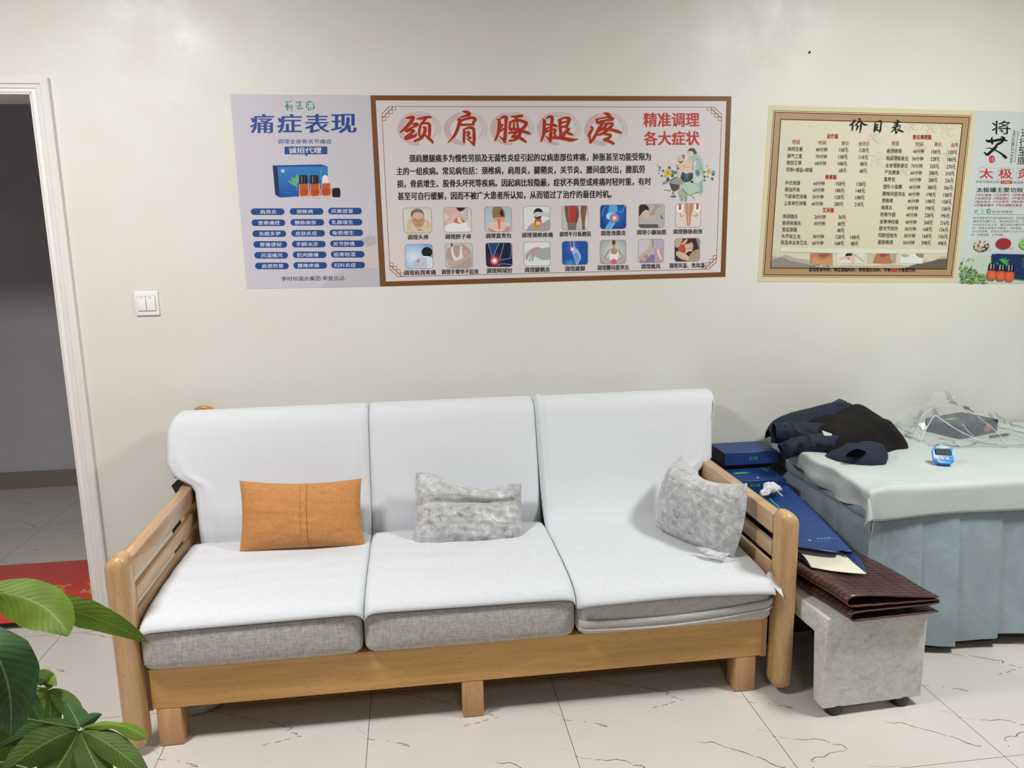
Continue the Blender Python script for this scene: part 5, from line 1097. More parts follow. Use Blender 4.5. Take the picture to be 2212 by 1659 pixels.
g.build('price_heading', ps3)
for nm, x, y, tm, xt, pr, xp, mb, xm in rowsL:
    g = WP(0.0022)
    cell(g, z4, nm, x, y, 230 if '+' in nm else W(nm))
    if tm: cell(g, z4, tm, xt, y+4, 97)
    if pr: cell(g, z4, pr, xp, y+8, 80 if len(pr) == 4 else 64)
    if mb: cell(g, z4, mb, xm, y+11, 80 if len(mb) == 4 else 64)
    if nm == '头疗': g.text('蕲王液', *z4(342, 1216), *z4(440, 1219), 9, '#3c4460', 0.0, shear=-0.15)
    g.build('price_row', ps3)
g = WP(0.0022)
cell(g, z5, '复位调理篇', 490, 347, 163, '#a8301f', 0.02, 10)
for t, x, y, ww in (('项目', 304, 405, 64), ('时间', 517, 410, 64), ('原价', 680, 413, 63), ('会员', 824, 417, 62)): cell(g, z5, t, x, y, ww, RED, 0.004)
rowsR = [('肩颈调理', 263, 468, '40', 492, '158', 655, '120', 802), ('局部理筋复位', 257, 532, '50', 486, '228', 648, '180', 795), ('全身理筋复位', 252, 595, '70', 478, '320', 641, '270', 787), ('产后康复', 245, 655, '60', 472, '388', 634, '310', 778), ('富贵包', 240, 716, '50', 465, '288', 627, '236', 771), ('塑形小蛮腰', 233, 780, '40', 458, '380', 620, '306', 764), ('腰椎间盘突出', 226, 842, '40', 452, '198', 614, '158', 758),
         ('颈椎病', 220, 902, '40', 446, '198', 608, '158', 752), ('肩周炎', 215, 963, '40', 440, '198', 602, '158', 746), ('肋骨外翻', 208, 1024, '40', 433, '238', 595, '190', 738), ('坐骨神经痛', 203, 1086, '40', 427, '268', 588, '216', 731), ('膝关节损伤', 197, 1145, '30', 421, '168', 582, '136', 725), ('四肢扭挫伤', 190, 1205, '30', 415, '168', 577, '136', 719), ('面部微调', 186, 1265, '50', 408, '598', 569, '498', 710)]
g.build('price_heading', ps3)
for nm, x, y, tm, xt, pr, xp, mb, xm in rowsR:
    g = WP(0.0022); cell(g, z5, nm, x, y, W(nm)); cell(g, z5, tm+'分钟', xt, y+4, 97); cell(g, z5, pr+'元', xp, y+8, 79); cell(g, z5, mb+'元', xm, y+12, 77); g.build('price_row', ps3)
g = WP(0.0022)
z8 = lambda x, y: (1640+x/4.809, 530+y/4.809)
g.text('金钱是身外的，地位是临时的，荣誉是过去的，只有', *z8(513, 250), *z8(1362, 253), 8.6, '#211a17', 0.018); g.text('健康', *z8(1367, 253), *z8(1434, 253), 8.6, '#c03020', 0.018); g.text('才是自己的', *z8(1440, 253), *z8(1618, 254), 8.6, '#211a17', 0.018)
for X, Y in ((560, 215), (600, 205), (700, 215), (740, 205)): g.stroke([z8(X-40, Y+12), z8(X, Y-8), z8(X+25, Y), z8(X+5, Y+8)], '#5d564b', 0.5)
g.build('motto', ps3)
# ---- poster 4: moxibustion sheet, runs out of the frame
P4 = lambda u, v: (at_y(2110, 239, PY)*(1-v)+at_y(2067, 611, PY)*v)+Vector((0.50*u, 0, -0.0095*u))
ps4 = thing('poster', P4(0.5, 0.5), 'pale grey moxibustion poster with big black characters beside the price list', 'poster')
bm = bmesh.new(); vv = [bm.verts.new(P4(*a)+Vector((0, -0.0001, 0))) for a in ((0, 0), (1, 0), (1, 1), (0, 1))]; vb = [bm.verts.new(v.co+Vector((0, 0.0007, 0))) for v in vv]
bm.faces.new(vv[::-1]); bm.faces.new(vb)
for i in range(4): bm.faces.new((vv[i], vv[(i+1) % 4], vb[(i+1) % 4], vb[i]))
me = bpy.data.meshes.new('sheet'); bm.to_mesh(me); bm.free()
ca = me.color_attributes.new('ink', 'FLOAT_COLOR', 'CORNER')
for d in ca.data: d.color = (*hexl('#bcc2c2', GAIN), 1)
me.materials.append(M['ink']); link('sheet', me, ps4)
y4 = lambda x, y: (2100+x/8.295, 240+y/8.295)
y6 = lambda x, y: (2090+x/13.828, 400+y/13.828)
y7 = lambda x, y: (2060+x/13.82, 500+y/13.82)
g = WP(0.0004)
g.text('将', *y4(352, 290), *y4(685, 298), 29, '#1a1c20', 0.01); sk(g, y4, [[(250, 520, 25), (290, 540, 50), (400, 530, 45), (520, 510, 45), (620, 530, 25)], [(360, 465, 15), (345, 520, 45), (360, 580, 40)], [(520, 465, 25), (570, 490, 50), (520, 560, 45), (440, 600, 40)], [(440, 610, 40), (400, 670, 55), (330, 730, 50), (270, 780, 50), (215, 740, 20)], [(250, 665, 10), (350, 670, 20), (450, 720, 25), (530, 770, 35), (600, 830, 55)]], '#17181b', 8.295)
for k, ch in enumerate('进行至底'):
    X, Y = 935-k*17+ (15 if k == 0 else 0), 390+k*165; g.text(ch, *y4(X-75, Y), *y4(X+80, Y+3), 18, '#1d2024', 0.008)
# lettering set on its side, reading downward
V_, F_ = text_mesh('MOXIBUSTION', 0.0)
g._add([(y4(752-58*a, 355+565*a)[0]+(b-0.5)*6.5, y4(752-58*a, 355+565*a)[1]-(b-0.5)*-0.6) for a, b in V_], F_, g.col('#3c4146')); V_, F_ = text_mesh('KEEPING IN GOOD HEALTH CULTURE', 0.0)
g._add([(y4(822-66*a, 355+565*a)[0]+(b-0.5)*3.2, y4(822-66*a, 355+565*a)[1]) for a, b in V_], F_, g.col('#6a7076'))
g.up(); g.blob([y4(305, 820), y4(350, 795), y4(395, 820), y4(400, 900), y4(355, 928), y4(305, 910)], '#b0283a'); g.stroke([y4(330, 830), y4(330, 900)], '#c9b8bc', 0.9); g.stroke([y4(365, 830), y4(372, 905)], '#d0c4c6', 1.4)
g.build('heading', ps4)
g = WP(0.0004)
for k, (ch, X) in enumerate((('太', 258), ('极', 598), ('灸', 938))):
    g.line([y4(X-133, 1012+k*5), y4(X+152, 1020+k*5), y4(X+130, 1222+k*5), y4(X-150, 1215+k*5), y4(X-133, 1012+k*5)], '#8b8f92', 0.6); g.line([y4(X+8, 1015), y4(X-8, 1222)], '#a2a5a8', 0.5); g.line([y4(X-142, 1113), y4(X+140, 1120)], '#a2a5a8', 0.5); g.up()
    g.text(ch, *y4(X-120, 1113+k*3), *y4(X+115, 1120+k*3), 20.5, '#b02a2c', 0.02)
g.text('采用优质砭石粉', *y4(62, 1265), *y4(488, 1272), 5.2, '#4d5358', 0.01); g.poly(rrect(*y4(505, 1245), *y4(722, 1302), 3.2), '#a92f22'); g.text('1380°', *y4(535, 1273), *y4(700, 1274), 4.6, '#e0b890', 0.01); g.text('高温窑', *y4(738, 1277), *y4(915, 1280), 5.2, '#4d5358', 0.01)
g.text('太极罐主要功效', *y4(75, 1410), *y4(912, 1416), 10.5, '#17181b', 0.02)
for k, L in enumerate(([('消炎镇痛', 240), ('活血理气', 785), ('舒筋通络', 1330)], [('祛病除湿', 228), ('燃脂塑形', 772), ('平衡阴阳', 1318)], [('固本培元', 216), ('大补阳气', 760), ('肉松筋柔', 1305)], [('改善微循环', 205), ('活化细胞抗衰老', 850)])):
    for t, x in L:
        yy = 292+k*102; g.stroke([y6(x, yy-10), y6(x+18, yy+20), y6(x+50, yy-38)], '#4a4e52', 0.8); ww = 102*len(t)
        g.text(t, *y6(x+60, yy), *y6(x+60+ww, yy+4), 5.4, '#99303a', 0.012)
g.build('benefit_list', ps4)
g = WP(0.0004)
for ch, x in (('蕲', 200), ('王', 385)): g.text(ch, *y6(x, 775), *y6(x+115, 777), 7.5, '#2f9a62', 0.006)
g.poly(rrect(*y6(553, 708), *y6(698, 842), 4.2), '#2f8a58'); g.text('液', *y6(575, 777), *y6(680, 778), 6.5, '#bfd6c8', 0.006)
g.text('肌体调理液', *y6(735, 793), *y6(1345, 798), 5.8, '#62676b'); g.line([y6(180, 862), y6(1700, 882)], '#6d6f74', 0.8); g.up()
for k, (t, x0_, x1_) in enumerate((('蕲王液是李时珍国灸集团推出的一款活络', 170, 1700), ('痛症类贴膏产品，高品质低价位，于', 162, 1720), ('2020年底正式上市，通过涂抹外敷的方', 150, 1690), ('式，调理全身骨关节痛症，10秒透皮，', 140, 1640), ('20分钟透骨，药效可以持续12~24个小', 125, 1670), ('时，效果显著，立竿见影。', 112, 1095))):
    g.text(t, *y6(x0_, 980+k*100), *y6(x1_, 984+k*100), 4.9, '#5d6367', 0.004)
g.build('paragraph', ps4)
g = WP(0.0004); rnd = random.Random(5); g.clip = [(2110, 239), (2330, 245), (2330, 617), (2067, 611)]
q = [y7(130, 1550), y7(185, 930), y7(700, 700), y7(2200, 700), y7(2200, 1560)]
g.poly(q, '#b3bfae')
for k in range(170):
    x = rnd.uniform(140, 900); y = 1560-rnd.uniform(0, 1)**1.2*620*(1-(x-140)/1100); a = rnd.uniform(-0.9, 0.6); L = rnd.uniform(50, 170)
    g.stroke([(*y7(x, y), 0.3), (*y7(x+L*0.5*math.cos(a), y+L*0.5*math.sin(a)), rnd.uniform(2.0, 4.5)), (*y7(x+L*math.cos(a), y+L*math.sin(a)), 0.3)], rnd.choice(['#5f7f4c', '#6f8f52', '#4a6b44', '#86a468', '#3d5c3c', '#94ac80', '#7d9a5c']), n=3); g.up()
# ink wash birds
for x, y, L in ((350, 830, 120), (420, 800, 60), (530, 830, 70), (270, 780, 25)): g.stroke([(*y7(x, y), 0.4), (*y7(x+L/2, y+20), 1.8), (*y7(x+L, y-5), 0.4)], '#7d8583'); g.up()
g.ell(*y7(805, 435), 16.5, 11.5, '#3a3228')
for a, b, r_ in ((810, 400, 80), (640, 410, 60), (740, 520, 85), (930, 350, 50), (830, 300, 55), (960, 440, 50), (690, 330, 55), (640, 490, 45), (870, 520, 40), (780, 560, 45)): g.ell(*y7(a, b), r_/13.8, r_/17, rnd.choice(['#b5ab98', '#a79c88', '#c0b8a6']))
g.ell(*y7(1462, 362), 16.6, 11.6, '#8e2a2c')
for k in range(60):
    t, r_ = rnd.uniform(0, 6.28), rnd.uniform(0, 0.9); g.ell(2060+1462/13.82+15*r_*math.cos(t), 500+362/13.82+10.4*r_*math.sin(t), 1.2, 0.6, rnd.choice(['#a5383a', '#7c2024', '#b04a48']), n=8)
g.ell(*y7(2150, 370), 16.5, 11.5, '#7fb85a')
for k in range(26):
    t, r_ = rnd.uniform(0, 6.28), rnd.uniform(0, 0.9); g.ell(2060+2150/13.82+14*r_*math.cos(t), 500+370/13.82+10*r_*math.sin(t), 2.0, 1.3, rnd.choice(['#4a9a44', '#a6d684', '#2f7038']), n=8)
g.text('川芎', *y7(985, 558), *y7(1095, 556), 3.2, '#33343a'); g.text('红花', *y7(1630, 496), *y7(1750, 496), 3.2, '#33343a')
g.poly([y7(1110, 690), y7(1130, 660), y7(1175, 690), y7(1205, 663), y7(2250, 690), y7(2250, 1455), y7(1770, 1400), y7(1100, 1300)], '#1d2f58')
for a in ([(1500, 1060, 4), (1500, 900, 60), (1530, 770, 8)], [(1470, 960, 6), (1400, 860, 70), (1320, 845, 5)], [(1480, 930, 6), (1440, 830, 60), (1400, 800, 5)], [(1510, 960, 6), (1570, 880, 60), (1615, 850, 5)], [(1520, 1060, 8), (1560, 980, 70), (1620, 970, 5)], [(1330, 980, 6), (1270, 960, 40), (1245, 910, 5)]): g.stroke([(*y7(p, q_), w_/13.82) for p, q_, w_ in a], '#3fa04a'); g.up()
for k in range(3): g.text('蕲王液'[k], *y7(2000, 830+k*100), *y7(2075, 832+k*100), 6, '#3a7a5a')
for dx, dy in ((0, 0), (270, 20), (535, 40)):
    g.blob([y7(985+dx, 1180+dy), y7(1090+dx, 1140+dy), y7(1210+dx, 1160+dy), y7(1240+dx, 1300+dy), y7(1195+dx, 1430+dy), y7(1090+dx, 1445+dy), y7(1000+dx, 1425+dy), y7(962+dx, 1310+dy)], '#c2512f'); g.blob([y7(1030+dx, 1230+dy), y7(1100+dx, 1210+dy), y7(1180+dx, 1240+dy), y7(1180+dx, 1370+dy), y7(1090+dx, 1400+dy), y7(1020+dx, 1370+dy)], '#d0623a')
    g.poly([y7(1035+dx, 945+dy), y7(1245+dx, 960+dy), y7(1225+dx, 1165+dy), y7(1000+dx, 1150+dy)], '#16161a'); g.line([y7(1085+dx, 965+dy), y7(1070+dx, 1125+dy)], '#8f9a9a', 3.2); g.line([y7(1175+dx, 965+dy), y7(1158+dx, 1130+dy)], '#7d8888', 2.6); g.up()
g.build('herb_print', ps4)
# doormat characters (read from the other side of the doorway)
dm = lambda x, y: Vector((x, y, 0.0112))
g = Print(dm, (0, 0, 1), base=0.0, gain=1.0)
for ch, x in (('欢', -1.385), ('迎', -1.575), ('光', -1.765), ('临', -1.955)):
    V_, F_ = text_mesh(ch, 0.02)
    for ox, oy in ((-0.003, 0), (0.003, 0), (0, -0.003), (0, 0.003)):
        g._add([(x+0.062-0.124*a+ox, 3.43-0.115*b+oy) for a, b in V_], F_, g.col('#d0a050')); g.up()
g.build('gold_lettering', mt)
# ------------------------------------------------------------------ massage bed
BX, BY, BT = 1.535, 2.362, 0.600
bed = thing('massage_bed', (2.5, 2.73, 0), 'massage bed with a pleated blue-grey skirt along the wall', 'bed')
box('mattress', (BX+0.012, BY+0.012, 0.50), (3.55, 3.085, BT), M['sheet'], bed, r=0.02)
box('bed_frame', (BX+0.03, BY+0.03, 0.42), (3.53, 3.07, 0.50), M['wood_x'], bed)
for x in (BX+0.05, 3.45):
    for y in (BY+0.06, 3.0): box('leg', (x, y, 0), (x+0.06, y+0.06, 0.42), M['wood_leg'], bed)
def skirt_front(u, v):
    x = BX-0.006+u*2.0; z = BT-0.004-v*0.553; k0 = sstep(0.0, 0.05, u)
    ph = (x-1.30)/0.145+0.25*noise.noise(Vector((x*3, 0.2, 1))); sw = ph-math.floor(ph)
    saw = (sw if sw < 0.93 else (1-sw)/0.07*0.93)
    fl = v**0.8
    fl *= k0
    y = BY - 0.004 - (0.022*saw)*fl - 0.010*fl*(0.5+0.5*math.sin(x*17+2.0*v)) - 0.02*v*v*k0 + 0.006*noise.noise(Vector((x*6, z*5, 2)))*v
    z += v*v*0.010*math.sin(x*9+1)-0.006*v*saw
    return Vector((x, y, z))
grid_mesh('skirt', skirt_front, 260, 40, M['skirt'], bed, angle=35, uvscale=(2, .55))
def skirt_side(u, v):
    y = BY-0.004+u*0.71; z = BT-0.004-v*0.553
    ph = u*5.2+0.35*noise.noise(Vector((u*6, 1.3, 4))); sw = ph-math.floor(ph)
    dart = math.exp(-((sw-0.5)/0.10)**2)*sstep(0.10, 0.22, v)*(1-0.5*v)
    x = BX - 0.006 - (0.006*v*math.sin(u*24+1))*sstep(0.15, 0.3, u) + 0.016*dart - 0.006*math.exp(-((v-0.16)/0.03)**2)+0.010*math.exp(-((v-0.21)/0.02)**2)
    x += 0.004*noise.noise(Vector((y*14, z*14, 6)))
    x = BX-0.006+(x-BX+0.006)*sstep(0.0, 0.10, u)
    return Vector((x, y, z))
grid_mesh('skirt', skirt_side, 110, 44, M['skirt'], bed, angle=50, uvscale=(.7, .55))
# white sheet laid over the bed, hanging at the front and the near end
LH = [(0.0, 0.085), (0.12, 0.105), (0.30, 0.10), (0.45, 0.075), (0.6, 0.06), (0.76, 0.065)]
def sheet_fn(u, v):
    y_in = -0.118+v*(0.118+0.735)
    lo = -interp(max(0, y_in), LH)
    uu = u**1.5
    x_in = lo+uu*(2.0-lo)
    da, db = max(0, -x_in), max(0, -y_in)
    x = BX-0.004+max(0, x_in); y = BY-0.004+max(0, y_in); r = 0.016
    z = BT+0.013
    def over(d):
        if d <= 0: return 0, 0
        t = min(d/r, math.pi/2)
        return r*math.sin(t), r*(1-math.cos(t))+max(0, d-r*math.pi/2)
    oa, za = over(da); ob, zb = over(db)
    if da > 0 and db > 0:
        z -= max(za, zb)+0.25*min(za, zb); f = min(1, min(da, db)/0.08)
        x -= oa+0.020*f+0.012*math.sin(9*math.atan2(db, da))*f; y -= ob+0.022*f+0.012*math.cos(9*math.atan2(db, da))*f
    else:
        z -= za+zb; x -= oa; y -= ob
    if da > 0: x -= 0.010*math.sin(y*38)*min(1, da/0.08)+0.012*noise.noise(Vector((y*11, da*20, 1)))*min(1, da/0.05)
    if db > 0: y -= 0.004*(1+math.sin(x*13))*min(1, db/0.1); z += 0.006*math.sin(x*4.2)*min(1, db/0.1)
    if da == 0 and db == 0:
        near = math.exp(-x_in/0.35)
        z += max(-0.004, (0.010*noise.noise(Vector((x*7, y*5, 3)))+0.006*noise.noise(Vector((x*15, y*9, 8))))*near)+0.0015*noise.noise(Vector((x*6, y*6, 1)))
    bump = math.exp(-((y_in-0.46)/0.16)**2)*math.exp(-((x_in+0.02)/0.10)**2)
    x -= 0.040*bump; z += 0.018*bump
    # folds that run to the near corner
    d = math.hypot(x_in-0.02, y_in-0.02)
    if d < 0.22: z += 0.007*math.sin(11*math.atan2(y_in+0.2, x_in+0.2)+1)*(1-d/0.22)*(1 if x_in > -0.05 else 0.4)
    return Vector((x, y, z))
sh = grid_mesh('bed_sheet', sheet_fn, 150, 90, M['sheet'], None, solid=0.0012, angle=180, offset=1.0)
tag(sh, 'thin white non-woven sheet hanging over the edges of the massage bed', 'sheet')
def knot(u, v):
    a = 2*math.pi*u; r = 0.007*(1-0.5*v)+0.003*math.sin(3*a)
    return Vector((BX-0.018+r*math.cos(a), BY-0.030+r*math.sin(a), 0.505-0.045*v))
grid_mesh('corner_knot', knot, 14, 6, M['sheet'], sh, angle=180)
# ------------------------------------------------------------------ velvet bench
bench = thing('velvet_bench', (1.37, 2.28, 0), 'low grey velvet bench with black feet between sofa and massage bed', 'bench')
MB = Matrix.Translation((1.200, 2.030, 0)) @ Matrix.Rotation(0.05, 4, 'Z')
bm = bmesh.new()
out = [(0, 0.034), (0, 0.328), (0.50, 0.328), (0.50, 0.034), (0.445, 0.034), (0.445, 0.268), (0.055, 0.268), (0.055, 0.034)]
bm_prism(bm, out, 0, 0.0, 0.343, r=0.008, seg=3)
for v in bm.verts: v.co = MB @ v.co
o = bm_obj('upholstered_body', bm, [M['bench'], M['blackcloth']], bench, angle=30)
for p in o.data.polygons:     # black material on the inner faces
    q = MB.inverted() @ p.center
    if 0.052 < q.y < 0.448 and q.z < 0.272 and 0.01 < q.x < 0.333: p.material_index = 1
for x in (0.055, 0.285):
    for y in (0.030, 0.470):
        bm = bmesh.new(); c = MB @ Vector((x, y, 0)); bm_lathe(bm, [(0.024, 0.0), (0.027, 0.006), (0.032, 0.036)], c, 20)
        bm_obj('foot', bm, M['black'], bench)
# folded bamboo-tile mat on the bench
MP = [(0.353, .3315), (0.20, .3315), (0.085, .3315), (0.062, .334), (0.052, .345), (0.062, .356), (0.085, .3585), (0.22, .358), (0.32, .357), (0.348, .3595), (0.3535, .3645), (0.347, .3695), (0.30, .371), (0.18, .374), (0.066, .378), (0.048, .382), (0.039, .394), (0.048, .407), (0.075, .411), (0.14, .405), (0.22, .394), (0.30, .384), (0.349, .379)]
MC = catmull(MP, 6)
ml = [0]
for a, b in zip(MC, MC[1:]): ml.append(ml[-1]+math.hypot(b[0]-a[0], b[1]-a[1]))
def mat_fn(u, v):
    s = u*ml[-1]
    for i in range(1, len(ml)):
        if s <= ml[i] or i == len(ml)-1:
            f = (s-ml[i-1])/max(1e-9, ml[i]-ml[i-1]); x = MC[i-1][0]+(MC[i][0]-MC[i-1][0])*f; z = MC[i-1][1]+(MC[i][1]-MC[i-1][1])*f; break
    y = -0.028+v*0.50
    x += -0.045*(v*0.50)/0.5+0.004*math.sin(v*9+x*12)
    return MB @ Vector((x, y, z+0.0012*noise.noise(Vector((x*30, y*12, 2)))))
mat = grid_mesh('bamboo_mat', mat_fn, 190, 36, M['mat'], None, uvscale=(ml[-1], 0.50), solid=0.004, angle=180)
tag(mat, 'folded reddish-brown bamboo tile mat lying on the velvet bench', 'mat')
for vv_ in (0.0, 1.0):
    bm = bmesh.new(); bm_tube(bm, [mat_fn(k/150, vv_)+Vector((0, -0.001 if vv_ == 0 else 0.001, 0)) for k in range(151)], 0.0029, 6)
    bm_obj('cloth_edging', bm, M['matedge'], mat)
# ------------------------------------------------------------------ blue gift boxes behind the arm
def logo(parent, o, ex, ey, w, h, name='logo'):
    """green three-character mark; o centre, ex/ey unit vectors of the writing"""
    ex, ey = Vector(ex), Vector(ey); n = ex.cross(ey)
    g = Print(lambda a, b: o+ex*a+ey*b, n, base=0.0006, gain=1.0)
    V_, F_ = text_mesh('蕲王液', 0.01)
    g._add([((a-0.5)*w, (b-0.5)*h) for a, b in V_], F_, g.col('#45b868')); return g.build(name, parent)
def leafprint(parent, o, ex, ey, s):
    ex, ey = Vector(ex), Vector(ey); n = ex.cross(ey)
    g = Print(lambda a, b: o+ex*a*s+ey*b*s, n, base=0.0006, gain=1.0)
    for k, (ang, L) in enumerate(((170, 1.0), (150, 1.05), (128, 0.95), (105, 0.85), (80, 0.8), (55, 0.85), (25, 0.95), (195, 0.7), (5, 0.8))):
        a = math.radians(ang); c_, s_ = math.cos(a), math.sin(a)*0.75
        g.stroke([(0.05*c_, 0.05*s_, 0.03), (0.5*L*c_, 0.5*L*s_, 0.17), (L*c_, L*s_, 0.02)], '#3fae4c' if k % 2 else '#55c85e'); g.up()
    g.stroke([(0, 0, 0.05), (0.06, -0.45, 0.03)], '#3fae4c'); return g.build('leaf_print', parent)
carton = box('dark_carton', (1.212, 2.805, 0.0), (1.448, 3.06, 0.454), M['darkcard'], None, r=0.003, seg=1)
tag(carton, 'dark carton standing on the floor under the stacked blue boxes', 'box')
b1 = thing('gift_box', (1.33, 2.92, 0.455), 'lower blue gift box of the stack, with a green leaf on its lid', 'box', None)
box('box_body', (1.214, 2.800, 0.455), (1.447, 3.045, 0.513), M['bluecard'], b1, r=0.0015, seg=1)
logo(b1, Vector((1.318, 2.7995, 0.494)), (-1, 0, 0), (0, 0, -1), 0.040, 0.013)
leafprint(b1, Vector((1.305, 2.895, 0.5132)), (1, 0, 0), (0, 1, 0), 0.038)
g = Print(lambda a, b: Vector((a, b, 0.5132)), (0, 0, 1), base=0.0004, gain=1.0)
for k, ch in enumerate('蕲王液'):
    V_, F_ = text_mesh(ch, 0.01); g._add([(1.427-0.018*a+0.0, 2.985-k*0.030-0.026*b) for a, b in V_], F_, g.col('#2f9a62'))
g.ell(1.343, 2.832, 0.004, 0.009, '#8fd0b0')
for k in range(5): g.ell(1.385+k*0.009, 2.838, 0.002, 0.004, '#4f9f80')
g.line([(1.225, 2.812), (1.44, 2.812)], '#2c4f8e', 0.002); g.build('lid_print', b1)
b2_ = thing('gift_box', (1.36, 3.02, 0.514), 'top blue gift box of the stack behind the sofa arm', 'box', None)
box('box_tray', (1.262, 2.975, 0.514), (1.470, 3.095, 0.534), M['darkcard'], b2_)
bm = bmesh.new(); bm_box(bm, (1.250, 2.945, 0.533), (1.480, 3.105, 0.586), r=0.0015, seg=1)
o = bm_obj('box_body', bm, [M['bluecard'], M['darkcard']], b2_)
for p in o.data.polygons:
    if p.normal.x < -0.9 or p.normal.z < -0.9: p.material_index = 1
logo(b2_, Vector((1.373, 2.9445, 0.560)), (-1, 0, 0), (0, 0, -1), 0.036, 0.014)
# long blue paper gift bag, its open end towards the room
BFL, BFR, BNR, BNL = Vector((1.205, 2.690, 0.482)), Vector((1.438, 2.775, 0.496)), Vector((1.402, 2.245, 0.446)), Vector((1.222, 2.305, 0.446))
bag = thing('paper_gift_bag', (1.31, 2.5, 0.45), 'long blue paper gift bag lying open-ended on the bamboo mat', 'gift bag')
def bag_top(u, v):
    p = (BFL*(1-u)+BFR*u)*(1-v)+(BNL*(1-u)+BNR*u)*v
    e = v**6
    p = p+Vector((0, -0.022*math.sin(math.pi*u*1.05)*e+0.020*math.exp(-((u-0.83)/0.07)**2)*e, -0.004*math.sin(math.pi*u)*v*v+0.006*e*math.sin(5*u)))
    return p
top = grid_mesh('bag_front', bag_top, 40, 40, M['bluecard'], bag, solid=0.0012, angle=180)
CFL, CFR, CNR, CNL = Vector((1.207, 2.690, 0.455)), Vector((1.436, 2.775, 0.458)), Vector((1.385, 2.135, 0.408)), Vector((1.235, 2.200, 0.418))
def bag_low(u, v):
    p = (CFL*(1-u)+CFR*u)*(1-v)+(CNL*(1-u)+CNR*u)*v
    p.z = max(p.z, 0.4145-0.0*u) if v > 0.5 else p.z
    return p+Vector((0, -0.010*math.sin(math.pi*u)*v**4, 0.0015*math.sin(4*u)))
grid_mesh('bag_lining', bag_low, 24, 40, M['cream'], bag, solid=0.0012, angle=180)
def gusset(s):
    def fn(u, v):
        t = bag_top(s, u); l = bag_low(s, u)
        p = t*(1-v)+l*v
        p.x += (0.014 if s == 0 else -0.010)*math.sin(math.pi*v)*(1-0.3*u)
        if s == 1: p = p+Vector((0.016*u**8*math.sin(math.pi*v), 0, 0))
        return p
    return fn
grid_mesh('gusset', gusset(0), 30, 8, M['navycard'], bag, solid=0.0012, angle=180)
grid_mesh('gusset', gusset(1), 30, 8, M['bluecard'], bag, solid=0.0012, angle=180)
g = Print(lambda a, b: bag_top(a, b), (0, 0, 1), base=0.0016, gain=1.0)
for a in ([(0.02, 0.70), (0.13, 0.755)], [(0.03, 0.78), (0.15, 0.79)], [(0.05, 0.72), (0.10, 0.80), (0.16, 0.83)], [(0.0, 0.76), (0.12, 0.73), (0.17, 0.76)]): g.stroke([(p[0], p[1], 0.018) for p in a], '#4fc36a'); g.up()
g.stroke([(0.05, 0.86, 0.004), (0.30, 0.885, 0.004), (0.60, 0.87, 0.004), (0.97, 0.845, 0.004)], '#5f82c0'); g.up()
g.ell(0.42, 0.865, 0.018, 0.010, '#8fe0c0'); g.ell(0.405, 0.855, 0.010, 0.005, '#bfeee0')
for k in range(5): g.ell(0.60+k*0.055, 0.835, 0.015, 0.006, '#6fcf9f')
def bag_uv(px, py, z):
    p = at_z(px, py, z); v = (2.70-p.y)/0.43; l_ = BFL.x+(BNL.x-BFL.x)*v; r_ = BFR.x+(BNR.x-BFR.x)*v
    return ((p.x-l_)/(r_-l_), v)
for pts in ([(1669, 1086), (1674, 1091), (1681, 1096)], [(1684, 1098), (1686, 1098)], [(1687, 1100), (1691, 1103), (1696, 1106)]):
    g.stroke([(*bag_uv(x, y, 0.475), 0.016) for x, y in pts], '#58c898'); g.up()
g.build('bag_print', bag)
# white drawstring pouch on the far end of the bag
pouch = thing('drawstring_pouch', at_z(1660, 1060, 0.50), 'small crumpled white pouch with a twisted cord on the blue bag', 'pouch')
pc = at_z(1662, 1064, 0.503)
def pouch_fn(u, v):
    a = 2*math.pi*u
    t = v; ax = Vector((0.052, 0.030, 0.004)); cross = Vector((-0.02, 0.03, 0)).normalized()
    w_ = interp(t, [(0, 0.002), (0.12, 0.020), (0.35, 0.016), (0.5, 0.024), (0.75, 0.033), (0.93, 0.026), (1, 0.002)])
    h_ = interp(t, [(0, 0.001), (0.15, 0.010), (0.35, 0.010), (0.6, 0.020), (0.85, 0.016), (1, 0.001)])
    p = pc+ax*(t*1.45-0.72)+cross*(w_*math.cos(a))+Vector((0, 0, h_*(0.9+math.sin(a))))
    p += Vector((noise.noise(Vector((a*1.3, t*7, 1))), noise.noise(Vector((a*1.3, t*7, 5))), noise.noise(Vector((a*1.7, t*8, 9)))))*0.006
    p.z = max(p.z, 0.5005); return p
grid_mesh('pouch_body', pouch_fn, 32, 28, M['cloth'], pouch, angle=180)
bm = bmesh.new(); cp = catmull([pc+Vector((-0.026, -0.022, 0.002)), pc+Vector((-0.020, -0.020, 0.022)), pc+Vector((0.004, -0.026, 0.024)), pc+Vector((0.024, -0.034, 0.006)), pc+Vector((0.028, -0.050, 0.001))], 10)
bm_tube(bm, cp, [0.0022+0.0007*math.sin(k*1.9) for k in range(len(cp))], 7); bm_obj('cord', bm, M['cream'], pouch)
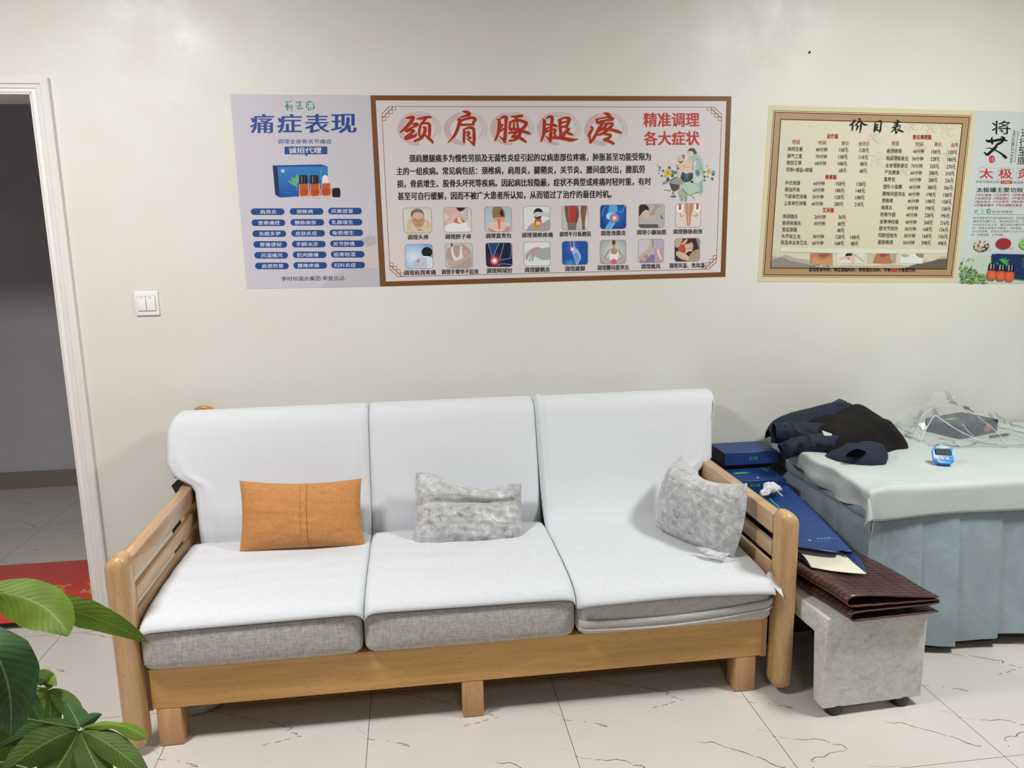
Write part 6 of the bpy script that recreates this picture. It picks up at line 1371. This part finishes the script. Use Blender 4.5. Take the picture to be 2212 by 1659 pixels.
# ------------------------------------------------------------------ clothes on the bed
def loft(rings, nseg=28, base=None, amp=0.004, sc=14, seed=0, ends=True, power=0.85):
    """rings: (x, y, rx_halfwidth, height) along x: lumps lying on z=base"""
    R_ = catmull(rings, 6); out = []
    def fn(u, v):
        i = u*(len(R_)-1); k = min(int(i), len(R_)-2); f = i-k
        r = [R_[k][j]+(R_[k+1][j]-R_[k][j])*f for j in range(4)]
        a = math.pi*v
        y = r[1]-max(r[2], 0.001)*math.cos(a); z = base+max(r[3], 0.0005)*math.sin(a)**power
        n_ = noise.noise(Vector((r[0]*sc+seed, y*sc, z*sc)))
        return Vector((r[0]+amp*0.5*n_, y-amp*n_*math.cos(a), z+amp*n_*math.sin(a)))
    return fn
ZB = BT+0.016
jk = thing('dark_jacket', (1.72, 2.9, ZB), 'dark navy and black jacket thrown in a heap on the massage bed', 'jacket')
f_ = loft([(1.575, 2.86, 0.10, 0.060), (1.60, 2.87, 0.135, 0.088), (1.66, 2.88, 0.16, 0.108), (1.74, 2.895, 0.17, 0.126), (1.82, 2.91, 0.17, 0.136), (1.87, 2.915, 0.155, 0.128), (1.905, 2.905, 0.13, 0.098), (1.93, 2.885, 0.105, 0.060), (1.95, 2.865, 0.07, 0.034), (1.962, 2.855, 0.02, 0.012)], base=ZB, amp=0.020, sc=13, seed=1)
grid_mesh('jacket_body', f_, 60, 34, M['jacket'], jk, angle=180)
f_ = loft([(1.455, 2.99, 0.03, 0.05), (1.49, 2.995, 0.06, 0.085), (1.56, 3.0, 0.075, 0.112), (1.66, 3.015, 0.075, 0.128), (1.78, 3.03, 0.06, 0.142), (1.85, 3.035, 0.03, 0.128), (1.88, 3.03, 0.01, 0.08)], base=ZB, amp=0.004, sc=9, seed=4)
grid_mesh('jacket_lining', f_, 44, 24, M['navy'], jk, angle=180)
def sleeve(pts, rads, seed):
    P = catmull(pts, 8); R_ = catmull([(r, 0) for r in rads], 8)
    def fn(u, v):
        i = v*(len(P)-1); k = min(int(i), len(P)-2); f = i-k
        p = Vector(P[k])*(1-f)+Vector(P[k+1])*f; t = (Vector(P[k+1])-Vector(P[k])).normalized()
        up = (Vector((0, 0, 1))-t*t.z).normalized(); sd = t.cross(up); r = R_[k][0]*(1-f)+R_[k+1][0]*f
        a = 2*math.pi*u; n_ = noise.noise(Vector((math.cos(a)*1.5+seed, math.sin(a)*1.5, v*7)))
        q = p+(sd*math.cos(a)*1.1+up*math.sin(a))*r*(1+0.16*n_)
        q.z = max(q.z, ZB+0.001) if q.x > 1.53 else q.z
        return q
    return fn
for nm, pts, rad, seed in (('sleeve', [(1.447, 2.925, 0.672), (1.49, 2.915, 0.672), (1.55, 2.895, 0.670), (1.63, 2.87, 0.665)], [0.034, 0.038, 0.042, 0.045], 1), ('sleeve', [(1.425, 2.805, 0.622), (1.47, 2.80, 0.640), (1.54, 2.79, 0.655), (1.64, 2.785, 0.655)], [0.032, 0.034, 0.036, 0.036], 3)):
    s_ = grid_mesh(nm, sleeve(pts, rad, seed), 28, 30, M['navy'], jk, angle=180)
    P0, P1 = Vector(pts[0]), Vector(pts[1]); t = (P1-P0).normalized(); up = (Vector((0, 0, 1))-t*t.z).normalized(); sd = t.cross(up)
    bm = bmesh.new(); c0 = P0+t*0.012
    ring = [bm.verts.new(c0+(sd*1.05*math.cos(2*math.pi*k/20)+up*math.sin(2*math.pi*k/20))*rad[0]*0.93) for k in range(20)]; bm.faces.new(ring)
    bm_obj('cuff_opening_shade', bm, M['darkhole'], s_)  # black disc stands in for the shade inside the sleeve
# waistband strips
def strip(a, b, c_, w_):
    P = catmull([a, b, c_], 8)
    def fn(u, v):
        i = v*(len(P)-1); k = min(int(i), len(P)-2); f = i-k; p = Vector(P[k])*(1-f)+Vector(P[k+1])*f
        return p+Vector((w_*(u-0.5), 0.0, 0.004*math.sin(math.pi*u)+0.003*math.sin(v*9)))
    return fn
y_ = lambda px, py, d: at_y(px, py, d)
grid_mesh('waistband', strip(y_(1709, 912, 2.80), y_(1722, 927, 2.74), y_(1737, 941, 2.70), 0.018), 4, 16, M['navy'], jk, solid=0.003, angle=180)
grid_mesh('waistband', strip(y_(1745, 938, 2.74), y_(1755, 951, 2.71), y_(1757, 967, 2.70), 0.020), 4, 16, M['navy'], jk, solid=0.003, angle=180)
f_ = loft([(1.555, 2.71, 0.01, 0.008), (1.585, 2.69, 0.045, 0.030), (1.63, 2.675, 0.065, 0.055), (1.68, 2.665, 0.072, 0.066), (1.73, 2.662, 0.065, 0.058), (1.765, 2.665, 0.035, 0.032), (1.785, 2.665, 0.008, 0.006)], base=ZB, amp=0.016, sc=20, seed=7)
hd = grid_mesh('hood', f_, 44, 26, M['navy'], jk, angle=180)
hc = at_y(1848, 981, 2.612)
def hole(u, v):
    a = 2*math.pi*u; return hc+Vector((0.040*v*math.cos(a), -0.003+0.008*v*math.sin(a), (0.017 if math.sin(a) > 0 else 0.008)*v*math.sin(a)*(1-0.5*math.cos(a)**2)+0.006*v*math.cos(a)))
grid_mesh('hood_opening_shade', hole, 24, 4, M['darkhole'], hd, angle=180)  # black patch painted as the shade within the hood's mouth
tg = [at_y(1776, 930, 2.715), at_y(1782, 932, 2.715), at_y(1797, 937, 2.715), at_y(1797, 941, 2.715), at_y(1781, 941, 2.715)]
bm = bmesh.new(); bm.faces.new([bm.verts.new(p) for p in tg]); r_ = bmesh.ops.extrude_face_region(bm, geom=bm.faces[:])
for v in [e for e in r_['geom'] if isinstance(e, bmesh.types.BMVert)]: v.co.y += 0.004
bm_obj('white_tag', bm, M['white'], jk)
# dark blue box tipped up behind the clothes
gb = thing('gift_box', (1.72, 3.05, 0.66), 'navy box tilted on one corner behind the dark jacket', 'box')
P = at_y(1828, 866, 3.03)
MX = Matrix.Translation(P) @ Matrix.Rotation(math.radians(-27), 4, 'Y')
box('box_body', (-0.17, 0.0, -0.075), (0, 0.055, 0), M['navycard'], gb, r=0.001, seg=1, M=MX)
# ------------------------------------------------------------------ box in a clear bag, pen, timer
bx = thing('gift_box', (2.31, 2.97, ZB), 'navy box with a green leaf inside the clear plastic bag', 'box')
ang = math.atan2(0.074, 0.228)
MX = Matrix.Translation((2.233, 2.868, ZB)) @ Matrix.Rotation(ang, 4, 'Z')
box('box_body', (0, 0, 0), (0.238, 0.165, 0.056), M['navycard'], bx, r=0.001, seg=1, M=MX)
ex, ey = (MX.to_3x3() @ Vector((1, 0, 0))), (MX.to_3x3() @ Vector((0, 1, 0)))
leafprint(bx, MX @ Vector((0.075, 0.09, 0.0562)), ex, ey, 0.045)
g = Print(lambda a, b: MX @ Vector((a, -0.0004, b)), -ey, base=0.0003, gain=1.0); g.blob([(0.150, 0.014), (0.185, 0.012), (0.19, 0.040), (0.155, 0.042)], '#b8706e'); g.build('seal_print', bx)
pb = thing('clear_plastic_bag', (2.28, 2.87, ZB), 'crumpled clear plastic bag tented over the navy box on the bed', 'plastic bag')
KEYS = [(2.045, 2.86, .003), (2.06, 2.98, .02), (2.10, 2.93, .07), (2.16, 3.02, .105), (2.27, 3.04, .163), (2.24, 2.97, .130), (2.33, 3.04, .10), (2.28, 2.90, .068), (2.40, 2.97, .066), (2.46, 2.90, .028), (2.50, 2.80, .006), (2.36, 2.80, .016), (2.25, 2.79, .010), (2.15, 2.83, .010), (2.14, 2.76, .003), (2.32, 2.70, .004), (2.48, 2.70, .003), (2.60, 2.66, .004), (2.62, 2.72, .003), (2.16, 2.90, .062), (2.45, 3.05, .062), (2.22, 2.86, .060)]
def bagz(x, y):
    a = b = 0
    for kx, ky, kz in KEYS:
        w_ = 1/((x-kx)**2+(y-ky)**2+0.0002)**1.7; a += w_*kz; b += w_
    return a/b
rnd = random.Random(11)
def film(u, v):
    x = 2.045+u*(0.48+0.10*(1-v)); y = 2.66+v*0.40-0.10*0
    y = max(y, 2.66+0.16*(1-u)*0.8*(1-v))
    rx, ry = rnd.uniform(-1, 1)*0.006, rnd.uniform(-1, 1)*0.006
    z = bagz(x, y)+0.007*noise.noise(Vector((x*22, y*22, 2)))+rnd.uniform(0, 0.005)
    e = min(u, 1-u, v)/0.08
    return Vector((x+rx, min(y+ry, WY-0.006), ZB+0.001+max(0.0015, z*min(1, 0.35+e))))
o = grid_mesh('film', film, 34, 26, M['film'], pb, angle=12)
def seam(name, pts, r=0.0022):
    bm = bmesh.new(); bm_tube(bm, catmull(pts, 8), r, 6); bm_obj(name, bm, M['filmseam'], pb)
sz = lambda px, py, Y: at_y(px, py, Y)
seam('film_fold', [sz(1989, 950, 2.86), sz(2000, 928, 2.88), sz(2013, 905, 2.90), sz(2020, 898, 2.92)]); seam('film_fold', [sz(2021, 897, 2.92), sz(2050, 917, 2.87), sz(2080, 935, 2.84), sz(2115, 950, 2.80)], 0.0026)
seam('film_fold', [sz(1987, 949, 2.86), sz(1984, 925, 2.93), sz(1992, 900, 2.98), sz(2012, 883, 3.0), sz(2045, 868, 3.01), sz(2062, 858, 3.02)], 0.0020)
seam('film_fold', [sz(2112, 899, 2.94), sz(2135, 918, 2.90), sz(2160, 940, 2.84), sz(2172, 960, 2.76)], 0.0018); seam('film_fold', [sz(2079, 915, 2.85), sz(2092, 932, 2.84), sz(2104, 942, 2.83)], 0.0016)
pen = thing('pen', at_z(2170, 939, ZB+0.005), 'black pen with a silver tip beside the plastic bag', 'pen')
a, b, c_ = at_z(2156, 941, ZB+0.005), at_z(2175, 938.5, ZB+0.005), at_z(2183, 937.5, ZB+0.005)
bm = bmesh.new(); bm_tube(bm, [a-(b-a)*0.9, b], 0.0052, 12); bm_obj('barrel', bm, M['black'], pen)
bm = bmesh.new(); bm_tube(bm, [b, b+(c_-b)*0.6, c_], [0.0050, 0.0042, 0.001], 12); bm_obj('tip', bm, M['silver'], pen)
# timer
tc_ = at_z(2038, 1006, ZB)
tm = thing('kitchen_timer', tc_, 'small bright blue digital timer with three pink buttons on the bed', 'timer')
ex = Vector((0.93, -0.36, 0)).normalized(); hb = Vector((0.36, 0.93, 0)).normalized(); t_ = math.radians(52)
ey = hb*math.cos(t_)+Vector((0, 0, 1))*math.sin(t_); en = ex.cross(ey)
MT = Matrix(((ex.x, ey.x, en.x, tc_.x), (ex.y, ey.y, en.y, tc_.y), (ex.z, ey.z, en.z, tc_.z+0.001), (0, 0, 0, 1)))
def tbox(name, q, z0, z1, m, r=0.002, par=None):
    bm = bmesh.new(); bm_prism(bm, q, 2, z0, z1, r=r, seg=3)
    for v in bm.verts: v.co = MT @ v.co
    return bm_obj(name, bm, m, par or tm, angle=40)
TW = 0.038
body_o = [(TW*math.copysign(abs(math.cos(a))**0.45, math.cos(a))*(0.93+0.07*math.sin(a)), 0.035+0.033*math.copysign(abs(math.sin(a))**0.5, math.sin(a))) for a in [2*math.pi*k/40 for k in range(40)]]
tbox('case', body_o, 0.0, 0.018, M['timer'], 0.005)
tbox('display', rrect(-0.029, 0.033, 0.027, 0.058, 0.005), 0.0165, 0.0187, M['lcd'], 0.0004)
g = Print(lambda x, y: MT @ Vector((x, y, 0.0188)), en, base=0.0001, gain=1.0)
for k in range(4):
    X = -0.023+k*0.0125
    for s_ in ([(0, 0), (0.008, 0)], [(0, 0.009), (0.008, 0.009)], [(0, 0.018), (0.008, 0.018)], [(0, 0), (0, 0.018)], [(0.008, 0), (0.008, 0.018)]): g.line([(X+p[0], 0.0365+p[1]) for p in s_], '#3c3d34', 0.0016)
g.build('digits', tm)
for k in range(3):
    bm = bmesh.new(); bm_lathe(bm, [(0.0058, 0), (0.0058, 0.003), (0.004, 0.0042)], (-0.024+k*0.017, 0.019, 0.0172), 18)
    for v in bm.verts: v.co = MT @ v.co
    bm_obj('button', bm, M['pink'], tm)
box('stand', (-0.022, 0.004, -0.020), (0.022, 0.012, 0.0), M['timer'], tm, r=0.002, M=MT)
# ------------------------------------------------------------------ odds and ends round the sofa
bm = bmesh.new()
hp = [(-0.757-0.046+0.0, 3.082, 0.794)]
cx, cz, R0 = -0.803, 0.794, 0.046
pts = [(cx-R0*0.98, 3.085, cz-0.035)]+[(cx+R0*math.cos(math.radians(a)), 3.085, cz+R0*math.sin(math.radians(a))) for a in range(180, -1, -12)]+[(cx+R0, 3.085, 0.55), (cx+R0, 3.085, 0.0)]
bm_tube(bm, pts, 0.0105, 12)
tag(bm_obj('walking_cane', bm, M['cane']), 'varnished wooden cane whose curved handle shows above the sofa back', 'cane')
# folded black bag behind the sofa arm
bm = bmesh.new(); bm_box(bm, (-0.930, 2.972, 0.0), (-0.824, 3.075, 0.50), r=0.012)
for v in bm.verts:
    if v.co.z > 0.3: v.co += Vector((0.004*math.sin(v.co.x*70), 0, 0))
kb = bm_obj('black_bag', bm, M['blackbag'])
tag(kb, 'black folded bag standing between the wall and the left sofa arm', 'bag')
P = [at_y(389, 1031, 2.965), at_y(370, 1049, 2.965), at_y(381, 1069, 2.965), at_y(402, 1085, 2.965), at_y(404, 1050, 2.965)]
bm = bmesh.new(); A = [bm.verts.new(p) for p in P]; B_ = [bm.verts.new(p+Vector((0.006, 0.05, -0.004))) for p in P]
bm.faces.new(A[::-1]); bm.faces.new(B_)
for i in range(5): bm.faces.new((A[i], A[(i+1) % 5], B_[(i+1) % 5], B_[i]))
bm_obj('bag_corner', bm, M['blackbag'], kb, smooth=False)
# dish under the sofa
dc = at_z(420, 1541, 0.0)+Vector((-0.012, 0.085, 0))
bm = bmesh.new(); bm_lathe(bm, [(0.088, 0.0), (0.100, 0.004), (0.104, 0.014), (0.101, 0.018), (0.106, 0.022), (0.108, 0.034), (0.100, 0.038), (0.06, 0.036)], dc, 40)
tag(bm_obj('round_dish', bm, M['dish']), 'round grey stacked dish on the floor behind the left front sofa leg', 'dish')
# ------------------------------------------------------------------ potted plant whose leaves reach into the picture
plant = thing('potted_plant', (-0.86, 1.10, 0), 'green potted money tree with hand-shaped leaves in the near foreground', 'potted plant')
bm = bmesh.new(); bm_lathe(bm, [(0.10, 0.0), (0.125, 0.01), (0.16, 0.22), (0.165, 0.27), (0.150, 0.272), (0.140, 0.24)], (-0.95, 1.08, 0), 32); bm_obj('pot', bm, M['pot'], plant)
bm = bmesh.new(); bm_lathe(bm, [(0.02, 0.240), (0.139, 0.2405)], (-0.95, 1.08, 0), 24); bm_obj('soil', bm, M['soil'], plant)
bm = bmesh.new(); bm_tube(bm, catmull([(-0.95, 1.08, 0.235), (-0.955, 1.085, 0.40), (-0.94, 1.09, 0.58), (-0.935, 1.10, 0.72), (-0.94, 1.10, 0.84)], 6), [0.026-0.0006*k for k in range(25)], 12); bm_obj('trunk', bm, M['bark'], plant)
EYE = Vector((0, 0, CAMH))
def leaf(m, base, mid, tip, wpx, Yb, Ym, Yt, fold=0.25, roll=0.0, prof=None, wav=0.03, tipdrop=0):
    """leaflet along base-mid-tip; wpx its width as seen, in photo pixels at the middle"""
    A, Bm, C = at_y(*base, Yb), at_y(*mid, Ym), at_y(*tip, Yt)
    half = 0.5*wpx/FPX*((Bm-EYE).dot(CF))
    def curve(t):
        k = 2*Bm-(A+C)*0.5
        return A*(1-t)**2+k*2*t*(1-t)+C*t*t
    def wid(t):
        if prof: return interp(t, prof)
        return math.sin(math.pi*min(1, t**0.85))**0.8*(1-0.12*t) if 0 < t < 1 else 0
    rnd = random.Random(int(base[0]*7+tip[1]*3)); ph = rnd.uniform(0, 6)
    def fn(u, v):
        t = u; c = curve(t); d = (curve(min(1, t+0.01))-curve(max(0, t-0.01))).normalized()
        view = (EYE-c).normalized(); s = d.cross(view).normalized(); n = s.cross(d).normalized()
        if n.dot(view) < 0: n = -n
        s2 = (s*math.cos(roll)+n*math.sin(roll)); n2 = (n*math.cos(roll)-s*math.sin(roll))
        q = 2*v-1; w_ = half*max(0.004, wid(t))
        return c+s2*(q*w_)-n2*(fold*abs(q)**1.3*w_)+n2*(wav*half*math.sin(t*15+ph+q*1.5)*abs(q))
    return grid_mesh('leaf', fn, 30, 10, m, plant, angle=180)
def stalk(a, b, r0=0.0030, r1=0.0016, sag=0.02):
    a, b = Vector(a), Vector(b); m_ = (a+b)/2+Vector((0, 0, sag)); bm = bmesh.new()
    P = catmull([a, m_, b], 8); bm_tube(bm, P, [r0+(r1-r0)*k/(len(P)-1) for k in range(len(P))], 8); bm_obj('leaf_stalk', bm, M['stem'], plant)
L_, M_, D_ = M['leaf_l'], M['leaf_m'], M['leaf_d']
# upper whorl (its centre lies outside the frame)
H1 = at_y(-75, 1275, 1.16); H2 = at_y(-70, 1345, 1.08)
stalk((-0.94, 1.10, 0.83), H1, sag=0.05); stalk((-0.94, 1.10, 0.82), H2, sag=0.03)
leaf(L_, (-72, 1277), (70, 1298), (147, 1374), 104, 1.16, 1.15, 1.10, fold=0.30, prof=[(0, 0.02), (0.15, 0.45), (0.35, 0.9), (0.55, 1.0), (0.72, 0.85), (0.88, 0.5), (1, 0.03)], roll=0.25)
leaf(L_, (-70, 1285), (150, 1318), (321, 1388), 62, 1.15, 1.18, 1.22, fold=0.35, prof=[(0, 0.02), (0.15, 0.4), (0.4, 0.85), (0.6, 1.0), (0.78, 0.72), (0.92, 0.35), (1, 0.03)], roll=-0.2)
leaf(D_, (-78, 1352), (5, 1440), (22, 1590), 128, 1.06, 1.00, 1.02, fold=0.22, prof=[(0, 0.03), (0.15, 0.5), (0.4, 0.95), (0.62, 1.0), (0.82, 0.7), (0.94, 0.4), (1, 0.05)], wav=0.05)
leaf(M_, (-74, 1350), (-40, 1480), (-50, 1640), 120, 1.07, 1.04, 1.06)
# small back whorl
H3 = at_y(106, 1487, 1.42); stalk((-0.94, 1.10, 0.80), H3, sag=0.05)
leaf(M_, (104, 1489), (95, 1465), (35, 1462), 34, 1.42, 1.42, 1.42)
leaf(L_, (62, 1484), (95, 1462), (122, 1483), 34, 1.43, 1.43, 1.41, fold=0.2)
leaf(L_, (105, 1490), (60, 1535), (20, 1600), 52, 1.42, 1.40, 1.38)
leaf(L_, (106, 1490), (92, 1545), (78, 1600), 38, 1.42, 1.40, 1.38)
leaf(M_, (107, 1490), (110, 1550), (120, 1612), 44, 1.42, 1.40, 1.38)
leaf(M_, (108, 1489), (150, 1525), (182, 1570), 42, 1.42, 1.40, 1.36, fold=0.35)
leaf(D_, (62, 1488), (74, 1530), (96, 1568), 32, 1.30, 1.29, 1.28)
# front whorl
H4 = at_y(172, 1573, 1.24); stalk((-0.94, 1.10, 0.76), H4, sag=0.06)
leaf(D_, (173, 1571), (196, 1553), (221, 1543), 26, 1.24, 1.25, 1.26, fold=0.5)
leaf(D_, (172, 1571), (160, 1545), (140, 1512), 50, 1.24, 1.28, 1.33, fold=0.3)
leaf(L_, (176, 1573), (255, 1566), (318, 1596), 34, 1.24, 1.23, 1.21, fold=0.55, roll=0.5, prof=[(0, 0.05), (0.25, 0.6), (0.45, 0.45), (0.7, 1.0), (0.88, 0.9), (1, 0.05)])
leaf(M_, (177, 1577), (255, 1622), (330, 1690), 58, 1.24, 1.20, 1.16, fold=0.2)
leaf(M_, (173, 1578), (205, 1650), (250, 1730), 66, 1.24, 1.20, 1.15)
leaf(M_, (170, 1578), (130, 1650), (70, 1730), 92, 1.24, 1.20, 1.15, fold=0.15)
leaf(M_, (168, 1576), (90, 1610), (-10, 1680), 84, 1.24, 1.20, 1.16, fold=0.2)
leaf(D_, (169, 1573), (80, 1580), (2, 1615), 50, 1.24, 1.22, 1.20)
leaf(M_, (20, 1530), (30, 1600), (-20, 1690), 70, 1.30, 1.28, 1.26)
leaf(L_, (10, 1545), (20, 1560), (-40, 1600), 50, 1.34, 1.34, 1.34)
stalk(at_y(-60, 1660, 1.2), at_y(60, 1660, 1.17), sag=0.01)
